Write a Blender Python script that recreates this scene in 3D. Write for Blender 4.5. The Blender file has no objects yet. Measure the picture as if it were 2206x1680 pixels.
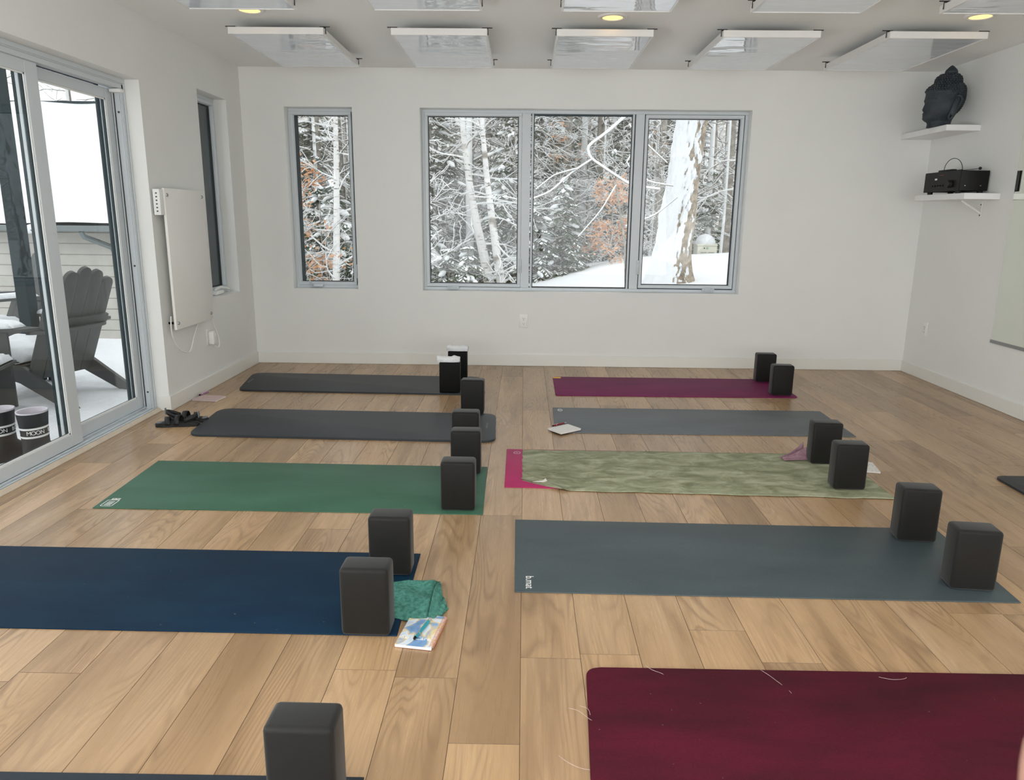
import bpy, bmesh, math, random
from mathutils import Vector, Matrix, noise
random.seed(7)
PI = math.pi
S = bpy.context.scene
COL = S.collection

# ------------------------------------------------------------------ helpers
def link(o): COL.objects.link(o); return o
def tag(o, label=None, cat=None, group=None, kind=None):
    if label: o['label'] = label
    if cat: o['category'] = cat
    if group: o['group'] = group
    if kind: o['kind'] = kind
    return o
def empty(name, loc=(0,0,0), rz=0, label=None, cat=None, group=None):
    o = bpy.data.objects.new(name, None); link(o)
    o.empty_display_size = .05
    o.location = loc; o.rotation_euler = (0,0,rz)
    return tag(o, label, cat, group)
def obj(name, bm, mat, parent=None, smooth=False, angle=None):
    me = bpy.data.meshes.new(name)
    bmesh.ops.recalc_face_normals(bm, faces=bm.faces)
    bm.to_mesh(me); bm.free()
    o = bpy.data.objects.new(name, me); link(o)
    if mat: me.materials.append(mat)
    if smooth:
        for p in me.polygons: p.use_smooth = True
        if angle: me.set_sharp_from_angle(angle=math.radians(angle))
    if parent: o.parent = parent
    return o
def raw(name, vs, fs, mat, parent=None, smooth=False):
    me = bpy.data.meshes.new(name); me.from_pydata(vs, [], fs); me.update()
    o = bpy.data.objects.new(name, me); link(o)
    if mat: me.materials.append(mat)
    if smooth:
        for p in me.polygons: p.use_smooth = True
    if parent: o.parent = parent
    return o
def copy_tree(o, parent=None):
    c = o.copy(); link(c)
    if parent: c.parent = parent
    for ch in list(o.children): copy_tree(ch, c)
    return c
def NB(): return bmesh.new()
def box(bm, x0,x1,y0,y1,z0,z1, bev=0, seg=2, M=None):
    v=[bm.verts.new((x,y,z)) for x in (x0,x1) for y in (y0,y1) for z in (z0,z1)]
    f=[(0,1,3,2),(4,6,7,5),(0,4,5,1),(2,3,7,6),(0,2,6,4),(1,5,7,3)]
    F=[bm.faces.new([v[i] for i in q]) for q in f]
    vv=v
    if bev>0:
        es=list({e for q in F for e in q.edges})
        r=bmesh.ops.bevel(bm, geom=es+v, offset=bev, segments=seg, affect='EDGES', profile=.5)
        vv=list({w for q in r['faces'] for w in q.verts})
    if M is not None: bmesh.ops.transform(bm, matrix=M, verts=[w for w in vv if w.is_valid])
    return bm
def prism(bm, pts, z0, z1, bev=0, M=None):
    b=[bm.verts.new((x,y,z0)) for x,y in pts]; t=[bm.verts.new((x,y,z1)) for x,y in pts]
    n=len(pts)
    bm.faces.new(b[::-1]); T=bm.faces.new(t)
    for i in range(n): bm.faces.new((b[i],b[(i+1)%n],t[(i+1)%n],t[i]))
    vv=b+t
    if bev>0:
        r=bmesh.ops.bevel(bm, geom=list(T.edges), offset=bev, segments=2, affect='EDGES', profile=.5)
        vv=list({w for w in b+t+[x for q in r['faces'] for x in q.verts] if w.is_valid})
    if M is not None: bmesh.ops.transform(bm, matrix=M, verts=vv)
    return bm
def tube(bm, path, r, n=8, caps=True):
    """tube along a list of points; r scalar or list"""
    P=[Vector(p) for p in path]; rings=[]
    R=r if isinstance(r,(list,tuple)) else [r]*len(P)
    up=Vector((0,0,1)); prev=None
    for i,p in enumerate(P):
        d=(P[min(i+1,len(P)-1)]-P[max(i-1,0)])
        d=d.normalized() if d.length>1e-9 else Vector((0,0,1))
        if prev is None:
            a=d.cross(up if abs(d.z)<.9 else Vector((1,0,0))).normalized()
        else:
            a=(prev-d*prev.dot(d)); a=a.normalized() if a.length>1e-6 else d.orthogonal().normalized()
        prev=a; b=d.cross(a)
        rings.append([bm.verts.new(p+(a*math.cos(2*PI*k/n)+b*math.sin(2*PI*k/n))*R[i]) for k in range(n)])
    for i in range(len(rings)-1):
        for k in range(n):
            bm.faces.new((rings[i][k],rings[i][(k+1)%n],rings[i+1][(k+1)%n],rings[i+1][k]))
    if caps and n>2:
        bm.faces.new(rings[0][::-1]); bm.faces.new(rings[-1])
    return bm
def smooth(P,k=5):
    P=[Vector(p) for p in P]; Q=[]
    for i in range(len(P)-1):
        a,b,c,d=P[max(i-1,0)],P[i],P[i+1],P[min(i+2,len(P)-1)]
        for j in range(k):
            t=j/k; Q.append(.5*((2*b)+(c-a)*t+(2*a-5*b+4*c-d)*t*t+(3*b-a-3*c+d)*t**3))
    Q.append(P[-1]); return Q
def cyl(bm, a, b, r, n=16, r2=None): return tube(bm,[a,b],[r,r if r2 is None else r2],n)
def lathe(bm, prof, n=24, M=None):
    rings=[];allv=[]
    for (r,z) in prof:
        ring=[bm.verts.new((max(r,1e-5)*math.cos(2*PI*k/n),max(r,1e-5)*math.sin(2*PI*k/n),z)) for k in range(n)]
        rings.append(ring); allv+=ring
    for i in range(len(rings)-1):
        for k in range(n): bm.faces.new((rings[i][k],rings[i][(k+1)%n],rings[i+1][(k+1)%n],rings[i+1][k]))
    if M is not None: bmesh.ops.transform(bm, matrix=M, verts=allv)
    return bm
def sphere(bm, c, r, M=None, sub=2, sc=(1,1,1)):
    res=bmesh.ops.create_icosphere(bm, subdivisions=sub, radius=r)
    m=Matrix.Translation(c)@(M or Matrix.Identity(4))@Matrix.Diagonal((*sc,1))
    bmesh.ops.transform(bm, matrix=m, verts=res['verts']); return bm
def rrect(w,h,r,n=5):
    out=[]
    for cx,cy,a0 in ((w/2-r,h/2-r,0),(-w/2+r,h/2-r,90),(-w/2+r,-h/2+r,180),(w/2-r,-h/2+r,270)):
        for k in range(n+1):
            a=math.radians(a0+90*k/n); out.append((cx+r*math.cos(a),cy+r*math.sin(a)))
    return out
def round_poly(pts, r, n=6):
    out=[]; N=len(pts)
    for i in range(N):
        rr = r[i] if isinstance(r,(list,tuple)) else r
        p=Vector(pts[i]); a=(Vector(pts[i-1])-p).normalized(); b=(Vector(pts[(i+1)%N])-p).normalized()
        if rr<=0: out.append(tuple(p)); continue
        ang=a.angle(b); t=rr/math.tan(ang/2); A=p+a*t; B=p+b*t
        for k in range(n+1):
            s=k/n; q=A*(1-s)**2+p*2*s*(1-s)+B*s*s; out.append(tuple(q))
    return out
def text_mesh(name, s, size, mat, M, parent=None, depth=.0004):
    cu=bpy.data.curves.new(name,'FONT'); cu.body=s; cu.size=size; cu.extrude=depth; cu.align_x='CENTER'; cu.align_y='CENTER'
    t=bpy.data.objects.new(name,cu); link(t)
    dg=bpy.context.evaluated_depsgraph_get(); me=bpy.data.meshes.new_from_object(t.evaluated_get(dg))
    bpy.data.objects.remove(t); bpy.data.curves.remove(cu)
    me.transform(M); me.materials.clear(); me.materials.append(mat)
    o=bpy.data.objects.new(name,me); link(o)
    if parent: o.parent=parent
    return o

# ------------------------------------------------------------------ materials
def srgb(r,g,b):
    f=lambda c:(c/255/12.92) if c/255<=.04045 else ((c/255+.055)/1.055)**2.4
    return (f(r),f(g),f(b),1)
class NT:
    def __init__(s,name):
        s.m=bpy.data.materials.new(name); s.m.use_nodes=True; s.t=s.m.node_tree; s.N=s.t.nodes; s.L=s.t.links
        s.b=s.N['Principled BSDF']; s.out=s.N['Material Output']
    def n(s,ty,**kw):
        x=s.N.new(ty)
        for k,v in kw.items():
            if k.startswith('i_'): x.inputs[k[2:].replace('_',' ')].default_value=v
            else: setattr(x,k,v)
        return x
    def l(s,a,b): s.L.new(a,b)
    def mix(s,fac,a,b,typ='MIX'):
        x=s.N.new('ShaderNodeMix'); x.data_type='RGBA'; x.blend_type=typ
        for sock,v in ((x.inputs[0],fac),(x.inputs[6],a),(x.inputs[7],b)):
            if hasattr(v,'links'): s.l(v,sock)
            else: sock.default_value=v
        return x.outputs[2]
    def math(s,op,a,b=None,c=None):
        x=s.N.new('ShaderNodeMath'); x.operation=op
        for i,v in enumerate((a,b,c)):
            if v is None: continue
            if hasattr(v,'links'): s.l(v,x.inputs[i])
            else: x.inputs[i].default_value=v
        return x.outputs[0]
    def coord(s,scale=(1,1,1)):
        g=s.n('ShaderNodeNewGeometry') ; mp=s.n('ShaderNodeMapping'); mp.inputs['Scale'].default_value=scale
        s.l(g.outputs['Position'],mp.inputs['Vector']); return mp.outputs[0]
    def ocoord(s,scale=(1,1,1)):
        g=s.n('ShaderNodeTexCoord') ; mp=s.n('ShaderNodeMapping'); mp.inputs['Scale'].default_value=scale
        s.l(g.outputs['Object'],mp.inputs['Vector']); return mp.outputs[0]
    def noise(s,vec,scale,detail=4,rough=.55,dist=0):
        x=s.n('ShaderNodeTexNoise'); x.inputs['Scale'].default_value=scale; x.inputs['Detail'].default_value=detail
        x.inputs['Roughness'].default_value=rough; x.inputs['Distortion'].default_value=dist
        if vec: s.l(vec,x.inputs['Vector'])
        return x.outputs['Fac']
    def ramp(s,f,stops):
        x=s.n('ShaderNodeValToRGB'); e=x.color_ramp.elements
        while len(e)<len(stops): e.new(.5)
        for i,(p,c) in enumerate(stops): e[i].position=p; e[i].color=c if len(c)==4 else (*c,1)
        s.l(f,x.inputs[0]); return x.outputs[0]
    def bump(s,h,strength=.3,dist=.002):
        x=s.n('ShaderNodeBump'); x.inputs['Strength'].default_value=strength; x.inputs['Distance'].default_value=dist
        s.l(h,x.inputs['Height']); s.l(x.outputs[0],s.b.inputs['Normal'])
def simple(name,col,rough=.5,metal=0,spec=.5,var=.0,scale=20,bump=0,bscale=60,bdist=.001,alt=None,sheen=0,coat=0):
    t=NT(name); b=t.b
    b.inputs['Roughness'].default_value=rough; b.inputs['Metallic'].default_value=metal; b.inputs['Specular IOR Level'].default_value=spec
    if sheen: b.inputs['Sheen Weight'].default_value=sheen; b.inputs['Sheen Roughness'].default_value=.5
    if coat: b.inputs['Coat Weight'].default_value=coat
    n=t.noise(t.ocoord(),scale,5,.6)
    lo=tuple(c*(1-var) for c in col[:3]); hi=alt[:3] if alt else tuple(min(1,c*(1+var)) for c in col[:3])
    t.l(t.ramp(n,[(.32,lo),(.68,hi)]),b.inputs['Base Color'])
    if bump: t.bump(t.noise(t.ocoord(),bscale,4,.6),bump,bdist)
    return t.m
M={}
M['wall']=simple('wall_paint',(.775,.78,.76),.62,spec=.3,var=.012,scale=2.5,bump=.05,bscale=220,bdist=.0006)
M['ceil']=simple('ceiling_paint',(.87,.88,.87),.8,spec=.2,var=.01,scale=2)
M['base']=simple('baseboard_paint',(.78,.775,.735),.4,var=.01,scale=3)
M['pvc']=simple('white_vinyl_frame',(.59,.635,.665),.32,var=.01,scale=4)
M['whiteplastic']=simple('white_plastic',(.80,.80,.78),.35,var=.01)
M['greymetal']=simple('grey_metal',(.35,.36,.37),.35,metal=1)
M['dark']=simple('dark_gasket',(.008,.009,.010),.5)
M['extdark']=simple('exterior_charcoal_metal',(.026,.040,.046),.85,spec=.12,var=.1,scale=6)
M['screw']=simple('screw_dark',(.03,.03,.03),.4)
M['panel']=None
def mk_floor():
    t=NT('oak_plank_floor'); b=t.b
    at=t.n('ShaderNodeAttribute'); at.attribute_name='plank'; 
    sep=t.n('ShaderNodeSeparateColor'); t.l(at.outputs['Color'],sep.inputs[0])
    g=t.n('ShaderNodeNewGeometry')
    off=t.n('ShaderNodeCombineXYZ'); t.l(t.math('MULTIPLY',sep.outputs[0],37.),off.inputs[0]); t.l(t.math('MULTIPLY',sep.outputs[1],53.),off.inputs[1])
    add=t.n('ShaderNodeVectorMath'); add.operation='ADD'; t.l(g.outputs['Position'],add.inputs[0]); t.l(off.outputs[0],add.inputs[1])
    def mp(sc):
        m=t.n('ShaderNodeMapping'); m.inputs['Scale'].default_value=sc; t.l(add.outputs[0],m.inputs['Vector']); return m.outputs[0]
    # contour lines of a stretched field give the cathedral figure
    field=t.noise(mp((6.5,.85,1)),1.0,1.5,.45,.25)
    rings=t.math('FRACT',t.math('MULTIPLY',field,24.))
    ring=t.ramp(rings,[(0,(.45,.45,.45)),(.30,(1,1,1)),(.75,(1,1,1)),(1,(.45,.45,.45))])
    mask=t.ramp(t.noise(mp((5,1.1,1)),1.,2,.5),[(.42,(0,0,0)),(.62,(1,1,1))])
    fine=t.noise(mp((150,3.2,1)),1.,3,.65)
    broad=t.noise(mp((4.5,.55,1)),1.,4,.55,.5)
    dark=t.ramp(t.noise(mp((9,.7,1)),1.,3,.5,.8),[(.54,(0,0,0)),(.78,(1,1,1))])
    base=t.ramp(broad,[(.25,(.30,.185,.092)),(.5,(.465,.305,.168)),(.78,(.595,.412,.250))])
    # plank to plank tint
    tint=t.ramp(sep.outputs[2],[(0,(.80,.78,.76)),(.5,(.96,.96,.96)),(1,(1.12,1.10,1.07))])
    c=t.mix(1.,base,tint,'MULTIPLY')
    c=t.mix(t.math('MULTIPLY',t.math('SUBTRACT',1.,ring),t.math('MULTIPLY',mask,1.0)),c,(.17,.100,.052,1))
    c=t.mix(t.math('MULTIPLY',t.ramp(fine,[(.35,(1,1,1)),(.6,(0,0,0))]),.34),c,(.28,.18,.105,1))
    c=t.mix(t.math('MULTIPLY',dark,.62),c,(.17,.092,.042,1))
    t.l(c,b.inputs['Base Color'])
    b.inputs['Specular IOR Level'].default_value=.5
    t.l(t.ramp(fine,[(.3,(.36,.36,.36)),(.7,(.25,.25,.25))]),b.inputs['Roughness'])
    h=t.math('ADD',t.math('MULTIPLY',fine,.5),t.math('MULTIPLY',t.math('MULTIPLY',ring,mask),.6))
    t.bump(h,.22,.0012)
    return t.m
M['floor']=mk_floor()
M['groove']=simple('plank_groove',(.16,.10,.06),.7)
def mk_glass():
    t=NT('window_glass'); t.N.remove(t.b)
    tr=t.n('ShaderNodeBsdfTransparent'); tr.inputs[0].default_value=(.965,.975,.965,1)
    gl=t.n('ShaderNodeBsdfGlossy'); gl.inputs['Roughness'].default_value=.0; gl.inputs[0].default_value=(.9,.9,.9,1)
    lw=t.n('ShaderNodeLayerWeight'); lw.inputs[0].default_value=.5
    fac=t.math('ADD',.022,t.math('MULTIPLY',t.math('POWER',lw.outputs['Facing'],5.),.9))
    mx=t.n('ShaderNodeMixShader'); t.l(fac,mx.inputs[0]); t.l(tr.outputs[0],mx.inputs[1]); t.l(gl.outputs[0],mx.inputs[2])
    t.l(mx.outputs[0],t.out.inputs[0]); return t.m
M['glass']=mk_glass()
def mk_mirror():
    t=NT('mirror_glass'); t.b.inputs['Metallic'].default_value=1; t.b.inputs['Roughness'].default_value=.02
    t.b.inputs['Base Color'].default_value=(.80,.83,.77,1); return t.m
M['mirror']=mk_mirror()
def mk_panel():
    t=NT('heating_panel_face'); b=t.b; b.inputs['Base Color'].default_value=(.80,.86,.93,1); b.inputs['Roughness'].default_value=.03; b.inputs['IOR'].default_value=1.9
    b.inputs['Specular IOR Level'].default_value=.75
    t.bump(t.noise(t.coord((1,2.5,1)),2.2,2,.5),.35,.02); return t.m
M['panel']=mk_panel()
M['panelframe']=simple('heating_panel_frame',(.74,.73,.71),.3,var=.01)
def mk_emit(name,c,s):
    t=NT(name); t.N.remove(t.b); e=t.n('ShaderNodeEmission'); e.inputs[0].default_value=c; e.inputs[1].default_value=s
    t.l(e.outputs[0],t.out.inputs[0]); return t.m
M['lamp']=mk_emit('warm_led',(1.,.62,.22,1),1.9)
def mk_mat(name,col,alt,rough=.6,scale=3,bump=.35,bscale=900,spec=.4,stretch=(1,3,1),sheen=0):
    t=NT(name); b=t.b; b.inputs['Roughness'].default_value=rough; b.inputs['Specular IOR Level'].default_value=spec
    n=t.noise(t.coord(stretch),scale,5,.6,.3); n2=t.noise(t.coord((1,1,1)),260,2,.5)
    c=t.ramp(n,[(.28,col[:3]),(.72,alt[:3])])
    c=t.mix(.25,c,t.ramp(n2,[(.3,(.5,.5,.5)),(.7,(1.4,1.4,1.4))]),'MULTIPLY')
    # sparse lint specks
    sp=t.ramp(t.noise(t.coord(),55,1,.4),[(.80,(0,0,0)),(.83,(1,1,1))])
    c=t.mix(t.math('MULTIPLY',sp,.16),c,(.5,.48,.45,1))
    t.l(c,b.inputs['Base Color'])
    if sheen: b.inputs['Sheen Weight'].default_value=sheen; b.inputs['Sheen Roughness'].default_value=.6
    t.bump(t.noise(t.coord(),bscale,2,.6),bump,.0006); return t.m
M['foam']=simple('charcoal_foam',(.0040,.0036,.0024),.6,spec=.28,var=.2,scale=30,bump=.35,bscale=700,bdist=.0005,sheen=.16)
M['foamblack']=simple('black_foam',(.002,.002,.002),.6,spec=.2,var=.2,scale=30,bump=.3,bscale=600,bdist=.0005)
M['cloth_white']=simple('white_terry',(.78,.79,.80),.95,var=.05,scale=60,bump=.7,bscale=500,bdist=.0015)
M['teal']=simple('teal_terry',(.05,.20,.155),.95,var=.25,scale=70,alt=(.11,.32,.26),bump=.9,bscale=500,bdist=.002,spec=.2)
M['mauve']=simple('mauve_cloth',(.25,.13,.17),.8,var=.2,scale=40,alt=(.34,.20,.24))
M['paper']=simple('white_paper',(.78,.76,.73),.7,var=.03,scale=30)
M['pinkpaper']=simple('pale_pink_paper',(.62,.47,.46),.6,var=.08,scale=40)
M['black']=simple('black_metal',(.004,.0035,.0035),.4,var=.1,spec=.25)
M['blackrub']=simple('black_rubber',(.007,.007,.008),.6,var=.2)
M['greyrub']=simple('grey_sole_rubber',(.17,.17,.18),.5,var=.1)
M['statue']=simple('dark_blue_grey_stone',(.013,.021,.027),.62,var=.25,scale=14,alt=(.034,.046,.055),bump=.5,bscale=60,bdist=.003)
M['shelf']=simple('white_shelf_laminate',(.78,.78,.78),.35,var=.01)
M['cream']=simple('cream_heater_enamel',(.82,.815,.775),.45,var=.01,scale=4)
M['snow']=simple('snow',(.84,.86,.89),.75,var=.02,scale=3,bump=.5,bscale=11,bdist=.05,spec=.3)
M['snowb']=simple('branch_snow',(.90,.92,.93),.8,var=.01)
M['copper']=simple('rose_gold_wire',(.75,.36,.22),.25,metal=1)
M['penteal']=simple('teal_pen_plastic',(.02,.30,.36),.3)
M['penred']=simple('dark_red_pen_plastic',(.22,.008,.02),.3)
M['penpink']=simple('mauve_pen_plastic',(.36,.16,.30),.3)
M['chrome']=simple('chrome',(.8,.8,.8),.15,metal=1)
M['print']=simple('white_print',(.82,.82,.80),.6)
M['yellow']=simple('yellow_tag',(.75,.42,.06),.6)
M['woodlip']=simple('pale_wood_sill',(.58,.49,.39),.4,var=.08,scale=8)
M['skin']=NT('skin').m
M['skin'].node_tree.nodes['Principled BSDF'].inputs['Base Color'].default_value=(.22,.115,.085,1)
M['skin'].node_tree.nodes['Principled BSDF'].inputs['Roughness'].default_value=.55

# ------------------------------------------------------------------ camera
F_PX=1605.171
cam=bpy.data.cameras.new('camera'); co=link(bpy.data.objects.new('camera',cam)); S.camera=co
cam.sensor_width=36; cam.lens=F_PX*36/2206; cam.clip_start=.02; cam.clip_end=300
yaw,pit,rol=.0140260,.2287581,.0101708
cy,sy,cp,sp=math.cos(yaw),math.sin(yaw),math.cos(pit),math.sin(pit)
f=Vector((-sy*cp,cy*cp,-sp)); r=Vector((cy,sy,0)); u=r.cross(f)
r2=r*math.cos(rol)+u*math.sin(rol); u2=-r*math.sin(rol)+u*math.cos(rol)
CAMH=1.2786
co.matrix_world=Matrix(((r2.x,u2.x,-f.x,0),(r2.y,u2.y,-f.y,0),(r2.z,u2.z,-f.z,CAMH),(0,0,0,1)))
cam.dof.use_dof=True; cam.dof.focus_distance=3.6; cam.dof.aperture_fstop=11

# ------------------------------------------------------------------ room shell
D=6.4403; XL=-2.3392; XR=3.3115; H=2.44; YB=-2.6; TB=.20; TL=.25
def wall_cells(bm, us, vs, holes, place):
    us=sorted(set(us)); vs=sorted(set(vs))
    for i in range(len(us)-1):
        for j in range(len(vs)-1):
            uc=(us[i]+us[i+1])/2; vc=(vs[j]+vs[j+1])/2
            if any(h[0]<uc<h[1] and h[2]<vc<h[3] for h in holes): continue
            place(bm,us[i],us[i+1],vs[j],vs[j+1])
WA=(-1.985,-1.425,.655,2.138); WB=(-.870,1.842,.648,2.138)
WL=(5.595,6.13,.655,2.142); DR=(2.15,4.765,-.03,2.060)
def hw(name, a, b, holes, place, mat):
    bm=NB(); us=[a,b]; vs=[-.03,H]
    for h in holes: us+=[h[0],h[1]]; vs+=[h[2],h[3]]
    wall_cells(bm,us,vs,holes,place)
    bmesh.ops.remove_doubles(bm,verts=bm.verts,dist=1e-5)
    # drop the shared inner faces
    seen={}
    for fc in bm.faces: seen.setdefault(tuple(round(c,4) for c in fc.calc_center_median()),[]).append(fc)
    dead=[q for v in seen.values() if len(v)>1 for q in v]
    bmesh.ops.delete(bm,geom=dead,context='FACES')
    return tag(obj(name,bm,mat),kind='structure')
hw('wall_back',XL-TL,XR+.15,[WA,WB],lambda bm,a,b,c,d:box(bm,a,b,D,D+TB,c,d),M['wall'])
hw('wall_left',YB,D,[WL,DR],lambda bm,a,b,c,d:box(bm,XL-TL,XL,a,b,c,d),M['wall'])
hw('wall_right',YB,D,[],lambda bm,a,b,c,d:box(bm,XR,XR+.15,a,b,c,d),M['wall'])
RW=(-1.9,2.9,.25,2.25)
hw('wall_rear',XL-TL,XR+.15,[RW],lambda bm,a,b,c,d:box(bm,a,b,YB-.2,YB,c,d),M['wall'])
bm=NB(); box(bm,XL-TL,XR+.15,YB-.2,D+TB,H,H+.15); tag(obj('ceiling',bm,M['ceil']),kind='structure')

# floor of single planks: 0.18 m wide, 1.455 m long, running to the window wall
def mk_floor_mesh():
    rng=random.Random(11)
    PW,PLn=.1787,1.455
    known={0:1.980,-1:1.605,-2:1.873,3:2.150,4:1.978,-5:2.885,1:.55,2:2.9}
    vs=[];fs=[];cols=[];g=.0009
    i0=int(math.floor((XL-.0057)/PW))-1; i1=int(math.ceil((XR-.0057)/PW))
    def plank(a,b,c,d,dz):
        n=len(vs); e=.0012
        x0,x1,y0,y1=a+g,b-g,c+g,d-g
        vs.extend([(x0,y0,0),(x1,y0,0),(x1,y1,0),(x0,y1,0),(a,c,-.0015),(b,c,-.0015),(b,d,-.0015),(a,d,-.0015)])
        fs.extend([(n,n+1,n+2,n+3),(n+4,n+5,n+1,n),(n+5,n+6,n+2,n+1),(n+6,n+7,n+3,n+2),(n+7,n+4,n,n+3)])
        col=(rng.random(),rng.random(),rng.random(),1); cols.extend([col]*20)
    for i in range(i0,i1):
        a=.0057+i*PW; b=a+PW
        a2=max(a,XL); b2=min(b,XR)
        if b2<=a2: continue
        k=known.get(i, rng.random()*PLn)
        y=k-PLn*math.ceil((k-YB)/PLn)
        while y<D:
            c=max(y,YB); d=min(y+PLn,D)
            if d>c+.001: plank(a2,b2,c,d,0)
            y+=PLn
    me=bpy.data.meshes.new('floor'); me.from_pydata(vs,[],fs); me.update()
    ca=me.color_attributes.new('plank','FLOAT_COLOR','CORNER')
    for i,c in enumerate(cols): ca.data[i].color=c
    me.materials.append(M['floor']); me.materials.append(M['groove'])
    for i,p in enumerate(me.polygons):
        if i%5: p.material_index=1
    o=bpy.data.objects.new('floor',me); link(o); tag(o,kind='structure')
    bm=NB(); box(bm,XL-.06,XR+.0,YB,D,-.12,-.0016); o2=obj('subfloor',bm,M['groove']); o2.parent=o
mk_floor_mesh()

# baseboards
bh,bt=.098,.013
def bb(name,x0,x1,y0,y1):
    bm=NB(); box(bm,x0,x1,y0,y1,.0005,bh,.0025,1); return tag(obj(name,bm,M['base']),kind='structure')
bb('baseboard_back',XL,-.535,D-bt,D); bb('baseboard_back',-.5345,XR,D-bt,D)
bm=NB(); prism(bm,[(XL-.0695,4.752),(XL+bt,4.752),(XL+bt,D-bt),(XL+.0002,D-bt),(XL+.0002,4.7648),(XL-.0695,4.7648)],.0005,bh,.002)
tag(obj('baseboard_left',bm,M['base']),kind='structure')
bb('baseboard_left',XL,XL+bt,YB,2.16)
bb('baseboard_right',XR-bt,XR,YB,D-bt)
bb('baseboard_rear',XL+bt,XR-bt,YB,YB+bt)

# ------------------------------------------------------------------ windows
def ring_frame(bm,u0,u1,v0,v1,w,d0,d1,place,bev=.002):
    """picture frame of four members, w wide; place(u0,u1,v0,v1,d0,d1)"""
    for a in ((u0,u1,v1-w,v1),(u0,u1,v0,v0+w),(u0,u0+w,v0+w,v1-w),(u1-w,u1,v0+w,v1-w)):
        place(bm,*a,d0,d1,bev)
def PB(bm,u0,u1,v0,v1,d0,d1,bev): box(bm,u0,u1,D+d0,D+d1,v0,v1,bev,1)
def PLf(bm,u0,u1,v0,v1,d0,d1,bev): box(bm,XL-d1,XL-d0,u0,u1,v0,v1,bev,1)
def crank(parent,place_pt,horizontal=True,fold=1):
    pass
def window(name,hole,panes,mulls,place,label=None,depth=.10):
    e=empty(name); tag(e,kind='structure')
    u0,u1,v0,v1=hole
    bm=NB(); ring_frame(bm,u0,u1,v0,v1,.026,depth,depth+.034,place)
    for a,b in mulls: place(bm,a,b,v0+.026,v1-.026,depth-.004,depth+.034,.002)
    obj('window_frame',bm,M['pvc'],e)
    bm=NB(); ring_frame(bm,u0,u1,v0,v1,.026,depth+.0342,depth+.085,place,0)
    for a,b in mulls: place(bm,a,b,v0+.026,v1-.026,depth+.0342,depth+.085,0)
    obj('outer_frame',bm,M['extdark'],e)
    # dark outside casing
    bm=NB(); ring_frame(bm,u0-.01,u1+.01,v0-.01,v1+.01,.030,depth+.086,depth+.22 if place is PB else depth+.36,place,0)
    obj('outer_casing',bm,M['extdark'],e)
    for (a,b,c,d,fixed) in panes:
        bm=NB(); m=.020 if fixed else .030
        ring_frame(bm,a-m,b+m,c-m,d+m,m-.006,depth+(.010 if fixed else -.006),depth+.0338,place,.002)
        # inner bead step
        ring_frame(bm,a-.0075,b+.0075,c-.0075,d+.0075,.0045,depth+.016,depth+.0336,place,.001)
        s=obj('fixed_sash' if fixed else 'sash',bm,M['pvc'],e)
        bm=NB(); ring_frame(bm,a-m,b+m,c-m,d+m,m-.002,depth+.0345,depth+.07,place,0); obj('sash_exterior',bm,M['extdark'],s)
        bm=NB(); ring_frame(bm,a-.003,b+.003,c-.003,d+.003,.0065,depth+.022,depth+.036,place,0); obj('gasket',bm,M['dark'],s)
        bm=NB(); place(bm,a-.002,b+.002,c-.002,d+.002,depth+.030,depth+.034,0); obj('glass_pane',bm,M['glass'],s)
    return e
w1=window('window_1',WA,[(-1.936,-1.487,.711,2.083,False)],[],PB)
w2=window('window_2',WB,[(-.814,-.061,.708,2.084,False),(.072,.887,.676,2.1135,True),(1.024,1.778,.713,2.079,False)],[(-.030,.044),(.915,.987)],PB)
w3=window('window_3',WL,[(5.645,6.083,.711,2.085,False)],[],PLf)
# cranks and latches
def crank_back(x,z,par,out=False):
    bm=NB(); box(bm,x-.052,x+.052,D+.066,D+.098,z-.012,z+.010,.006,2); c=obj('crank_handle',bm,M['pvc'],par,True,40)
    bm=NB()
    if out: tube(bm,[(x-.035,D+.066,z),(x-.055,D+.045,z+.04),(x-.075,D+.03,z+.09)],[.007,.006,.005],8); sphere(bm,(x-.077,D+.029,z+.098),.009)
    else: tube(bm,[(x-.04,D+.064,z+.004),(x,D+.060,z+.010),(x+.038,D+.064,z+.006)],[.006,.007,.005],8)
    obj('folding_arm',bm,M['pvc'],c,True)
crank_back(-1.80,.676,w1,True); crank_back(-.615,.672,w2); crank_back(1.60,.676,w2)
for x,z,par in ((-1.452,.80,w1),(-.032,.86,w2),(.985,.86,w2)):
    bm=NB(); box(bm,x-.012,x+.012,D+.085,D+.098,z-.06,z+.06,.004,2); l=obj('sash_lock',bm,M['pvc'],par,True,40)
    bm=NB(); box(bm,x-.006,x+.006,D+.072,D+.087,z-.03,z+.05,.003,2); obj('lock_lever',bm,M['pvc'],l,True,40)
bm=NB(); box(bm,XL-.098,XL-.045,5.78,5.93,.657,.690,.008,2); c=obj('crank_handle',bm,M['whiteplastic'],w3,True,40)
bm=NB(); tube(bm,[(XL-.07,5.80,.694),(XL-.05,5.86,.715),(XL-.03,5.95,.70),(XL-.02,6.02,.672)],[.010,.010,.009,.007],10); obj('folding_arm',bm,M['whiteplastic'],c,True)

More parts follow.
